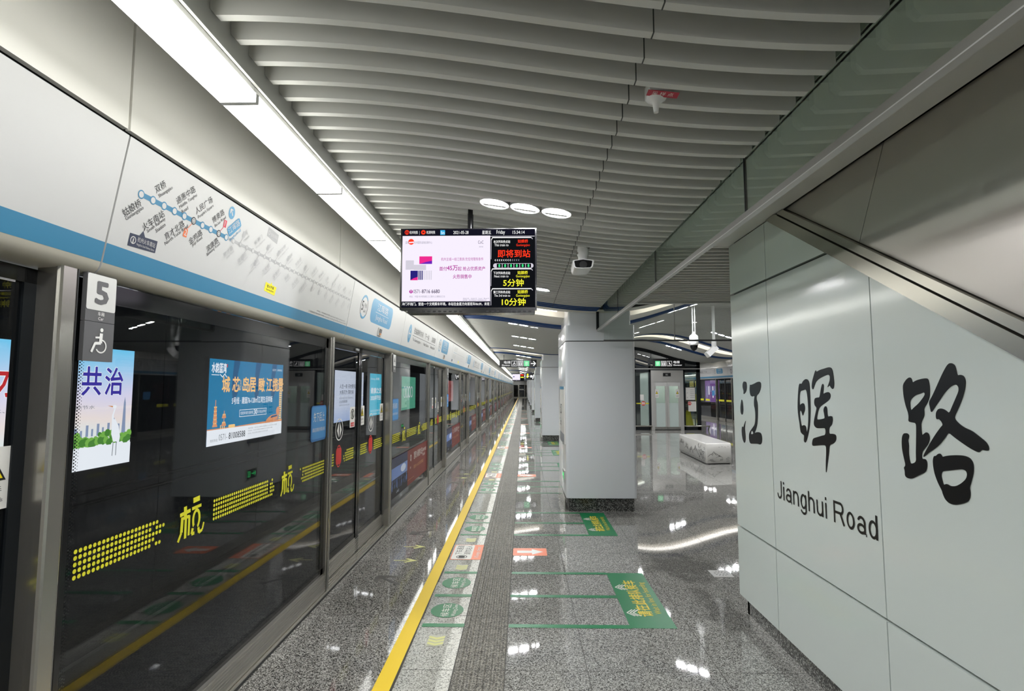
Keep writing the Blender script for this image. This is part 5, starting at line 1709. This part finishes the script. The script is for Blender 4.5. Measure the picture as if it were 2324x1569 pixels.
def p_blue(b, w):
    b.rect(0, 0, w, .27, 'p_white', 1)
    b.poly([(0, .27), (w, .27), (w, .32), (w * .6, .30), (w * .3, .285), (0, .29)], 'p_peach', 1.5)
    for a, c in ((.78, 1), (1.6, -1), (2.3, 1)):
        b.poly([(a, 1.505), (a + .22, 1.505), (a + .12, 1.2), (a + .16, .9), (a + .02, .7), (a - .06, 1.0)], 'p_deep', 1.2)
    for s_, a in (('城', .40), ('芯', .74), ('岛', 1.10), ('居', 1.35), ('瞰', 1.72), ('江', 2.05), ('揽', 2.33), ('景', 2.58)):
        b.text(s_, a, .93, .27, 'p_peach', 3, bold=.028, width=.25).text(s_, a, .93, .27, 'p_gold', 4, bold=.012, width=.25)
    b.text('地铁湾畔', 1.045, .95, .04, 'p_gold', 4, ang=PI / 2, width=.20)
    b.text('5号线 · 建面76-128㎡江湾生活样板', .74, .70, .13, 'p_white', 3, width=1.60, bold=.015)
    b.frame(1.02, .45, 2.09, .585, .010, 'p_white', 3)
    b.text('低密新城价值再现', 1.06, .49, .06, 'p_white', 3, width=.48).text('30', 1.56, .475, .095, 'p_white', 4, width=.13, bold=.02).text('万方安全成熟盘', 1.70, .49, .06, 'p_white', 3, width=.36)
    b.text('水韵蓝湾', .06, 1.27, .17, 'p_white', 3, width=.46, bold=.03).rect(.06, 1.22, .30, 1.232, 'p_white', 3)
    b.line(.32, 1.24, .40, 1.19, .018, 'p_white', 3).line(.40, 1.19, .47, 1.25, .018, 'p_white', 3).line(.47, 1.25, .54, 1.19, .018, 'p_white', 3)
    b.rect(.53, 1.37, .56, 1.43, 'p_red', 3)
    b.text('滨江时代 · 江晖路地铁口', w - .06, 1.36, .045, 'p_white', 3, al='r', width=.46)
    b.text('贵宾专线', .10, .06, .05, 'p_grey', 3, width=.22).text('0571-', .36, .07, .11, 'p_grey', 3, width=.27).text('81008588', .68, .07, .115, 'p_ink', 3, width=.58, bold=.01)
    for i in range(3):
        b.text('项目地址：滨江区江晖路与滨盛路交汇处 投资商 示意图', 1.36, .20 - i * .05, .026, 'p_grey', 3, width=1.22 - i * .2)
    for x, h in ((.22, .52), (.50, .30)):                          # pagoda and stone tower
        for i in range(5 if x < .3 else 2):
            z = .32 + i * (.07 if x < .3 else .14)
            b.poly([(x - .08 + i * .008, z), (x + .08 - i * .008, z), (x + .06 - i * .008, z + .05), (x - .06 + i * .008, z + .05)], 'p_peach', 3)
            b.rect(x - .045, z + .05, x + .045, z + .075, 'p_gold', 3)
        b.line(x, .32, x, .32 + h * .9, .02, 'p_peach', 3)
    for i, x in enumerate((.40, .46, .52)):
        b.rect(x - .01, .27, x + .015, .34 + .05 * (i % 2), 'p_gold', 3)
    b.rrect(.66, .27, .88, .33, .02, 'p_gold', 3)
    b.poly([(2.06, .30), (2.14, .36), (2.30, .42), (2.62, .44), (2.62, .33), (2.10, .28)], 'p_peach', 3).poly([(2.28, .365), (2.58, .385), (2.58, .42), (2.32, .405)], 'p_deep', 4)
    b.disc(2.62, .50, .09, 'p_peach', 3).rect(2.66, .30, 2.78, 1.0, 'p_gold', 2.5)
    for i in range(14):
        b.rect(2.67, .32 + i * .048, 2.77, .335 + i * .048, 'p_teal', 3)
def p_sheet(b, w):
    b.text('人生一新 天地更阔', .42, .98, .13, 'p_ink', 2, width=1.45).text('大有可为 等你来', .42, .80, .13, 'p_ink', 2, width=1.3)
    b.text('杭州湾江河汇科创中心', .42, .66, .06, 'p_grey', 2, width=1.3).text('企业总部招募', .42, .55, .08, 'p_ink', 2, width=.7).text('招商热线 400-000-1234', .42, .46, .05, 'p_grey', 2, width=.9)
def p_cy(b, w):
    b.text('Sainey 赛莱', .10, 1.28, .09, 'p_white', 2, width=1.1).text('健康之选5A', .1, .80, .20, 'p_white', 2, width=1.9, bold=.02).text('2020年专业检测', .1, .55, .18, 'p_white', 2, width=1.9, bold=.02)
    b.text('全国门店 就近服务 品质保障', .1, .14, .07, 'p_white', 2, width=1.6).text('关注健康每一天', .1, .04, .05, 'p_white', 2, width=1.2)
def p_oppo(b, w):
    for i, x in enumerate((.62, 1.12, 1.62, 2.12)):
        b.ring(x, .80, .26, .065, 'p_white', 2, ry=.27)
        if i in (1, 2):
            b.rect(x - .26, .42, x - .195, .85, 'p_white', 2)
    b.text('Technology for mankind', .72, 1.20, .08, 'p_mint_text', 2, width=1.2).text('拍照更清晰', .8, .34, .06, 'p_mint_text', 2, width=1.0)
def p_pk(b, w):
    for i, (z, h) in enumerate(((1.1, .12), (.95, .16), (.62, .1), (.42, .06), (.30, .06))):
        b.rect(w * .3, z, w * .75, z + h, 'p_rose', 2)
    b.text('招租热线', w * .3, .75, .12, 'p_ink', 2, width=w * .4)
lightbox(4.43, 7.275, 'p_sky', 'lit tunnel poster with a white heron, green bank and purple brush slogan', p_heron)
lightbox(9.06, 11.88, 'p_teal', 'lit blue tunnel poster with gold slogan and pagodas', p_blue)
lightbox(15.19, 17.95, 'p_sheet', 'lit pale tunnel poster with dark writing seen through the first sliding door', p_sheet)
lightbox(18.72, 21.5, 'p_cyan', 'lit cyan tunnel poster with white writing seen through the first sliding door', p_cy)
lightbox(23.64, 26.70, 'p_mint', 'lit mint green tunnel poster with large rounded white letters', p_oppo)
lightbox(38.4, 41.15, 'p_pink', 'lit pink tunnel poster far along the tunnel wall', p_pk)
# ================================================================ stone bench
bn = thing('bench', (4.1, 12.5, 0), 'white stone block bench with black ink mountain scenery beyond the white wall', 'bench')
bA, bB, bC, bD = (3.83, 11.43), (4.40, 11.55), (4.50, 13.85), (3.94, 13.75)
m = MB()
r = .03
pr = []
for (cx, cy), (px, py), (nx, ny) in ((bA, bD, bB), (bB, bA, bC), (bC, bB, bD), (bD, bC, bA)):
    d1, d2 = Vector((px - cx, py - cy)).normalized(), Vector((nx - cx, ny - cy)).normalized()
    for t_ in range(5):
        u = t_ / 4
        q = Vector((cx, cy)) + d1 * r * (1 - u) ** 2 + d2 * r * u ** 2
        pr.append((q.x, q.y))
cen = Vector((sum(p[0] for p in pr) / len(pr), sum(p[1] for p in pr) / len(pr)))
lev = [(.02, .985), (.02, 1.0), (.41, 1.0), (.428, .985), (.435, .96)]
rings = [[(cen.x + (a - cen.x) * s, cen.y + (b - cen.y) * s, z) for a, b in pr] for z, s in lev]
n = len(pr)
m.add([p for g_ in rings for p in g_], [(i * n + k, i * n + (k + 1) % n, (i + 1) * n + (k + 1) % n, (i + 1) * n + k) for i in range(len(lev) - 1) for k in range(n)], 'bench', True)
m.add(rings[-1], [tuple(range(n))], 'bench')
m.box(3.95, 4.38, 11.62, 13.7, 0, .03, 'rubber')
m.build('block', bn, bn)
def ink(bd, w):
    rnd = random.Random(9)
    def peak(x, z, s):
        L_ = [(x - s, z), (x - s * .55, z + s * .35), (x - s * .3, z + s * .38), (x, z + s * .75), (x + s * .2, z + s * .5), (x + s * .5, z + s * .38), (x + s, z)]
        for (a, b), (c, d) in zip(L_, L_[1:]):
            bd.line(a, b, c, d, s * .05, 'ink_dark', 2)
        for i in range(7):
            q = x - s * .35 + i * s * .12
            h = z + s * (.62 - abs(q - x) / s * .8)
            bd.line(q, h, q + s * rnd.uniform(.06, .2), h - s * rnd.uniform(.12, .3), s * .035, 'ink_wash' if i % 2 else 'ink_dark', 1)
    return peak, rnd
bd = Board((bA[0], bA[1], 0), (bB[0] - bA[0], bB[1] - bA[1], 0), (0, 0, 1), lift=.002)
pk, rnd = ink(bd, .58)
pk(.17, .16, .14), pk(.30, .13, .08), pk(.50, .11, .05)
for i in range(4):
    bd.line(.28 + i * .07, .36 + (i % 2) * .012, .31 + i * .07, .35 + (i % 2) * .012, .004, 'ink_wash', 1)
for i in range(9):
    q = rnd.uniform(.04, .5)
    bd.line(q, .06 + (i % 3) * .02, q + .07, .065 + (i % 3) * .02, .005, 'ink_dark', 1)
bd.mb.build('ink_pattern', bn, bn)
bd = Board((bD[0], bD[1], 0), (bA[0] - bD[0], bA[1] - bD[1], 0), (0, 0, 1), lift=.002)
pk, rnd = ink(bd, 2.3)
for x, z, s in ((.22, .20, .20), (.7, .15, .14), (1.15, .12, .18), (1.5, .12, .26), (1.95, .10, .16)):
    pk(x, z, s)
for i in range(70):
    q = rnd.uniform(1.75, 2.22)
    z = rnd.uniform(.05, .36)
    bd.line(q, z, q + rnd.uniform(-.05, .05), z + rnd.uniform(.01, .04), .010, 'ink_wash' if i % 2 else 'ink_dark', 1)
for i in range(40):
    q = rnd.uniform(.2, 1.1)
    z = .30 - q * .13 + rnd.uniform(-.06, .06)
    bd.line(q, z, q + rnd.uniform(-.06, .06), z + rnd.uniform(.01, .05), .010, 'ink_dark', 1)
for i in range(14):
    q = i * .16
    bd.line(q, .05, q + .12, .04 + (i % 3) * .012, .007, 'ink_dark', 1)
bd.mb.build('ink_pattern', bn, bn)
# ================================================================ lift at the middle of the platform
YE = 20.6
lf = thing('lift', (5.5, YE + 1.1, 0), 'dark framed glass lift with steel doors and a curved top, mid hall', 'lift')
m = MB()
xs0, xs1 = 3.2, 6.75
for x in (xs0, 4.24, 4.80, 6.10, 6.62):
    m.box(x, x + .13 if x > 6.5 else x + .07, YE, YE + .1, 0, 2.75, 'elev_dark')
m.box(xs0, xs1, YE, YE + .1, 2.19, 2.30, 'elev_dark')
m.box(xs0, xs1, YE - .01, YE + .1, 2.30, 2.34, 'plastic_grey')
m.box(xs0, xs1, YE, YE + .1, 2.34, 2.42, 'elev_dark')
m.box(xs0, xs1, YE, YE + .1, 0, .12, 'elev_dark')
for x in (xs1 - .1,):
    m.box(x, x + .1, YE, YE + 2.3, 2.19, 2.42, 'elev_dark')
    m.box(x, x + .1, YE + 2.2, YE + 2.3, 0, 2.75, 'elev_dark')
    m.box(x, x + .1, YE, YE + 2.3, 0, .12, 'elev_dark')
xx = [xs0 + (xs1 - xs0) * i / 24 for i in range(25)]
for a, b in zip(xx, xx[1:]):
    vs = [(a, YE, zwave(a) - .12), (b, YE, zwave(b) - .12), (b, YE, zwave(b) + .02), (a, YE, zwave(a) + .02)]
    m.add(vs + [(p[0], YE + .1, p[2]) for p in vs], [(0, 1, 2, 3), (0, 1, 5, 4), (4, 5, 6, 7)], 'elev_dark')
for x in (4.3, 4.9, 5.5, 6.1):
    m.box(x, x + .015, YE + .03, YE + .06, 2.4, zwave(x) - .05, 'elev_dark')
m.build('frame', lf, lf)
m = MB()
for a, b in zip(xx, xx[1:]):
    m.add([(a, YE + .05, 2.42), (b, YE + .05, 2.42), (b, YE + .05, zwave(b) - .1), (a, YE + .05, zwave(a) - .1)], [(0, 1, 2, 3)], 'glass_end')
m.build('upper_glass', lf, lf)
for a, b in ((xs0 + .07, 4.24), (4.31, 4.80), (6.17, 6.62)):
    MB().box(a, b, YE + .045, YE + .055, .12, 2.19, 'glass_lift').build('glass_pane', lf, lf)
MB().box(xs1 - .05, xs1 - .04, YE + .1, YE + 2.2, .12, 2.19, 'glass_lift').build('glass_pane', lf, lf)
m = MB()
m.box(4.87, 4.99, YE - .06, YE + .1, 0, 2.26, 'lift_steel')
m.box(5.97, 6.09, YE - .06, YE + .1, 0, 2.26, 'lift_steel')
m.box(4.99, 5.97, YE - .06, YE + .1, 1.82, 2.26, 'lift_steel')
m.build('door_surround', lf, lf)
m = MB().box(5.33, 5.62, YE - .075, YE - .06, 2.03, 2.16, 'sign_black')
b_ = Board((5.33, YE - .076, 2.03), (1, 0, 0), (0, 0, 1), m)
b_.text('B2', .1, .035, .06, 'sign_white', 1)
m.build('floor_display', lf, lf)
for a, b in ((4.99, 5.475), (5.485, 5.97)):
    m = MB()
    m.box(a, a + .07, YE - .02, YE + .02, .12, 1.66, 'lift_steel')
    m.box(b - .07, b, YE - .02, YE + .02, .12, 1.66, 'lift_steel')
    m.box(a, b, YE - .02, YE + .02, 1.66, 1.82, 'sign_plate')
    m.box(a, b, YE - .02, YE + .02, .02, .12, 'steel')
    d_ = m.build('lift_door', lf, lf)
    MB().box(a + .07, b - .07, YE - .005, YE + .005, 1.02, 1.66, 'glass_lift').build('glass', d_, lf)
    MB().box(a + .07, b - .07, YE - .006, YE + .006, .12, 1.02, 'frost').build('frosted_glass', d_, lf)
    s = Board((a + .03 if a < 5.2 else b - .17, YE - .022, 1.22), (1, 0, 0), (0, 0, 1))
    s.rect(0, 0, .14, .32, 'sticker_white', 1).poly([(.02, .14), (.12, .14), (.07, .26)], 'sticker_black', 2).poly([(.037, .15), (.103, .15), (.07, .235)], 'caution_yellow', 3).rect(.02, .05, .12, .08, 'grey_text', 2)
    s.mb.build('sticker', d_, lf)
m = MB()
for y_ in (1.2, .9):
    m.box(4.9, 6.1, YE + .12, YE + .14, 0, .02, 'steel_dark')
m.box(4.9, 6.1, YE + 1.9, YE + 2.0, 0, 2.2, 'enamel_wall')
m.box(5.1, 5.4, YE + 1.86, YE + 1.9, .9, 1.3, 'ad_gold')
m.box(4.9, 4.92, YE + .14, YE + 1.9, 0, 2.2, 'enamel_wall')
m.box(6.08, 6.1, YE + .14, YE + 1.9, 0, 2.2, 'enamel_wall')
m.build('car_interior', lf, lf)
MB().box(5.2, 5.8, YE + .5, YE + 1.5, 2.19, 2.21, 'added_glow_panel').build('added_car_glow', lf, lf)  # unseen glowing panel, added to brighten the lift car
bd = Board((4.31, YE + .044, 0), (1, 0, 0), (0, 0, 1))
bd.rect(0, .98, .49, 1.02, 'sticker_yellow', 1).disc(.28, 1.0, .085, 'sticker_red', 2).text('m', .28, .96, .08, 'sticker_white', 3, al='c', bold=.03).rect(.16, 1.12, .30, 1.34, 'sticker_white', 1)
bd.mb.build('glass_sticker', lf, lf)
bd = Board((6.17, YE + .044, 0), (1, 0, 0), (0, 0, 1))
bd.rect(.12, .70, .42, 1.08, 'sticker_white', 1).disc(.17, 1.0, .07, 'sticker_red', 2).text('m', .17, .965, .07, 'sticker_white', 3, al='c')
bd.mb.build('notice', lf, lf)
bd = Board((6.17, YE + .044, 0), (1, 0, 0), (0, 0, 1))
bd.rect(.02, 1.12, .40, 1.62, 'sticker_white', 1).frame(.02, 1.12, .40, 1.62, .02, 'sign_grey', 2)
for i in range(5):
    bd.rect(.20, 1.22 + i * .07, .36, 1.24 + i * .07, 'grey_text', 2)
bd.text('-1', .06, 1.38, .05, 'ink', 2).text('-2', .06, 1.20, .05, 'ink', 2)
bd.mb.build('notice', lf, lf)
ms = MB().box(4.95, 6.15, YE - .12, YE - .02, 2.36, 2.70, 'sign_black')
ms.build('sign_case', lf, lf)
bd = Board((5.03, YE - .122, 2.42), (1, 0, 0), (0, 0, 1), lift=.002)
sign_icons(bd, .0, .19, 'glw', -1)
bd.text('电梯', .69, .10, .10, 'lit_white', 2, width=.23).text('Elevator', .69, .01, .06, 'lit_white', 2, width=.32)
bd.mb.build('sign_symbols', lf, lf)
def bumper(x0, x1, label):
    t = thing('bumper_rail', ((x0 + x1) / 2, YE - .2, 0), label, 'rail')
    MB().tube([(x0, YE - .02, .16), (x0, YE - .16, .16), (x0 + .04, YE - .2, .16), (x1 - .04, YE - .2, .16), (x1, YE - .16, .16), (x1, YE - .06, .06), (x1, YE - .05, .0)], .028, 'steel', 10).build('tube', t, t)
    return t
bumper(3.4, 4.84, 'low steel tube rail at the column side of the glass lift')
bumper(6.12, 7.0, 'low steel tube rail at the bench side of the glass lift')
ws = thing('wet_floor_sign', (6.40, YE + .45, 0), 'yellow folding wet floor sign behind the lift glass', 'floor sign')
m = MB()
for s in (-1, 1):
    y_ = YE + .45
    m.add([(6.22, y_ + s * .16, 0), (6.58, y_ + s * .16, 0), (6.47, y_ + s * .02, .72), (6.33, y_ + s * .02, .72), (6.22, y_ + s * .145, 0), (6.58, y_ + s * .145, 0), (6.47, y_ + s * .005, .72), (6.33, y_ + s * .005, .72)],
          [(0, 1, 2, 3), (4, 5, 6, 7), (0, 1, 5, 4), (1, 2, 6, 5), (2, 3, 7, 6), (3, 0, 4, 7)], 'wet_yellow')
m.build('panel', ws, ws)
# ---------------------------------------------------------------- hanging cameras in the hall
dc = thing('dome_camera', (3.02, 9.5, 2.4), 'white dome security camera hanging on two rods between first column and white wall', 'security camera')
z0 = 2.25
m = MB().tube([(3.02, 9.5, z0 + .34), (3.02, 9.5, z0 + .30), (3.02, 9.5, z0 + .27), (3.02, 9.5, z0 + .25), (3.02, 9.5, z0 + .11), (3.02, 9.5, z0 + .10)], [.02, .03, .065, .075, .078, .07], 'plastic_white', 24)
m.build('body', dc, dc)
m = MB().tube([(3.02, 9.5, z0 + .10), (3.02, 9.5, z0 + .06), (3.02, 9.5, z0 + .025), (3.02, 9.5, z0)], [.066, .062, .045, .012], 'plastic_black', 24)
m.build('dome', dc, dc)
m = MB()
for x in (3.005, 3.045):
    m.tube([(x, 9.5, z0 + .3), (x, 9.5, zwave(x) + .02)], .009, 'plastic_white', 8)
m.box(2.99, 3.08, 9.495, 9.505, z0 + .50, z0 + .51, 'plastic_white')
m.build('hanger_rod', dc, dc)
bc = thing('box_camera', (3.62, 10.2, 2.3), 'white box security camera hanging on a single pole by the white wall end', 'security camera')
MB().tube([(3.62, 10.2, 2.42), (3.62, 10.2, zwave(3.62) - .004)], .026, 'plastic_white', 12).build('pole', bc, bc)
MB().tube([(3.62, 10.2, 2.50), (3.62, 10.2, 2.38), (3.61, 10.2, 2.36)], [.045, .045, .03], 'plastic_white', 14).build('joint', bc, bc)
m = MB()
d1, d2 = Vector((-.55, -.2, -.45)).normalized(), Vector((.5, 0, -.6)).normalized()
d3 = d1.cross(d2).normalized()
d2 = d3.cross(d1).normalized()
o = Vector((3.66, 10.22, 2.37))
vs = [o + d1 * a + d2 * b + d3 * c for a in (0, .26) for b in (-.05, .05) for c in (-.05, .05)]
m.add(vs, [(0, 1, 3, 2), (4, 6, 7, 5), (0, 4, 5, 1), (2, 3, 7, 6), (0, 2, 6, 4), (1, 5, 7, 3)], 'plastic_white')
m.build('housing', bc, bc)
# ================================================================ screen doors on the far side of the platform
XR = 9.46
def r_unit(yc, i):
    lab = ordw(i)
    g = 'screen doors of the far platform edge'
    t = thing('sliding_door', (XR, yc, 0), 'glass sliding door on the far platform side, %s counted from the white wall end' % lab, 'sliding door', g)
    for s in (-1, 1):
        a, b = (yc - .96, yc - .006) if s < 0 else (yc + .006, yc + .96)
        m = MB()
        m.box(XR + .06, XR + .09, a, a + .05, .01, 2.0, 'elev_dark').box(XR + .06, XR + .09, b - .05, b, .01, 2.0, 'elev_dark').box(XR + .06, XR + .09, a, b, .01, .15, 'kick')
        q = m.build('door_leaf', t, t)
        MB().box(XR + .07, XR + .08, a + .05, b - .05, .15, 1.95, 'glass_door').build('glass', q, t)
        bd = Board((XR + .068, b, 0), (0, -1, 0), (0, 0, 1))
        bd.rect(.1, .94, .8, 1.03, 'sticker_yellow', 1)
        bd.mb.build('dot_pattern', q, t)
    t = thing('glass_screen', (XR, yc + 2.285, 0), 'fixed glass screen on the far platform side, %s counted from the white wall end' % lab, 'glass screen', g)
    a, b = yc + 1.04, yc + 3.53
    MB().box(XR, XR + .01, a, b, .14, 2.0, 'glass_screen').build('glass', t, t)
    MB().box(XR, XR + .04, a, b, 0, .14, 'kick').build('kick_plate', t, t)
    bd = Board((XR - .002, b, 0), (0, -1, 0), (0, 0, 1))
    bd.rect(.1, .93, .7, 1.03, 'sticker_yellow', 1).rect(1.0, .93, 1.6, 1.03, 'sticker_yellow', 1).rrect(1.95, 1.2, 2.3, 1.46, .03, 'sticker_blue', 1)
    bd.mb.build('stickers', t, t)
    for y_, nm in ((yc - 1.03, 'near'), (yc + .965, 'far')):
        t = thing('screen_post', (XR, y_, 0), 'steel post on the %s side of the %s far platform sliding door' % (nm, lab), 'post', g)
        MB().box(XR - .02, XR + .08, y_, y_ + .07, 0, 2.02, 'steel').build('post_body', t, t)
    for y0, kind in ((yc - .80, 's'), (yc + 1.24, 'd')):
        L_ = 2.04 if kind == 's' else 2.53
        t = thing('header_panel', (XR, y0 + L_ / 2, 2.3), 'far-edge white header panel with %s, %s from the white wall end' % ('blue station name' if kind == 's' else 'direction text', lab), 'header panel', 'header panels of the far platform edge')
        m = MB()
        m.prism([(9.40, 2.08), (9.36, 2.55), (9.45, 2.55), (9.52, 2.03), (9.44, 2.03)], 'y', y0 + .004, y0 + L_ - .004, 'header_white')
        m.build('panel_face', t, t)
        bd = Board((9.398, y0 + L_, 2.08), (0, -1, 0), (-.04, 0, .47), lift=.003)
        bd.rect(0, 0, L_, .075, 'header_blue', 1)
        bd.mb.build('blue_stripe', t, t)
        bd = Board((9.398, y0 + L_, 2.08), (0, -1, 0), (-.04, 0, .47), lift=.003)
        if kind == 's':
            bd.ring(.375, .30, .11, .012, 'ink', 1).text('5', .30, .26, .085, 'ink', 1).rrect(.60, .19, 1.42, .43, .075, 'sign_blue', 1).text('江晖路', .80, .32, .08, 'header_white', 2, width=.42).text('Jianghui Road', .79, .23, .05, 'header_white', 2, width=.45)
        else:
            bd.ring(.385, .26, .10, .02, 'ink', 1).rect(.58, .25, 2.42, .256, 'ink', 1).text('往金星方向', .62, .285, .085, 'ink', 2, width=.6).text('下一站', 1.42, .285, .085, 'ink', 2, width=.36)
        bd.mb.build('lettering', t, t)
for i in range(6):
    r_unit(16.4 + PITCH * i, i)
def lightbox_r(y0, bg, label):
    t = thing('lightbox', (13.2, y0 + 1.4, .6), label, 'lightbox', 'lit advert boxes on the far tunnel wall')
    MB().box(13.22, 13.28, y0 - .03, y0 + 2.83, .57, 2.13, 'box_frame').build('frame', t, t)
    bd = Board((13.218, y0 + 2.8, .6), (0, -1, 0), (0, 0, 1), lift=.002)
    bd.rect(0, 0, 2.8, 1.5, bg, 1)
    bd.mb.build('lit_panel', t, t)
    bd = Board((13.214, y0 + 2.8, .6), (0, -1, 0), (0, 0, 1), lift=.002)
    for j in range(6):
        bd.rect(.3 + j * .4, .3 + (j % 3) * .2, .5 + j * .4, 1.1, 'p_white' if j % 2 else 'p_city', 1)
    bd.mb.build('print', t, t)
lightbox_r(36.5, 'p_violet', 'lit violet tunnel poster seen through the far side screen doors')
lightbox_r(40.6, 'p_yellow', 'lit yellow tunnel poster seen through the far side screen doors')
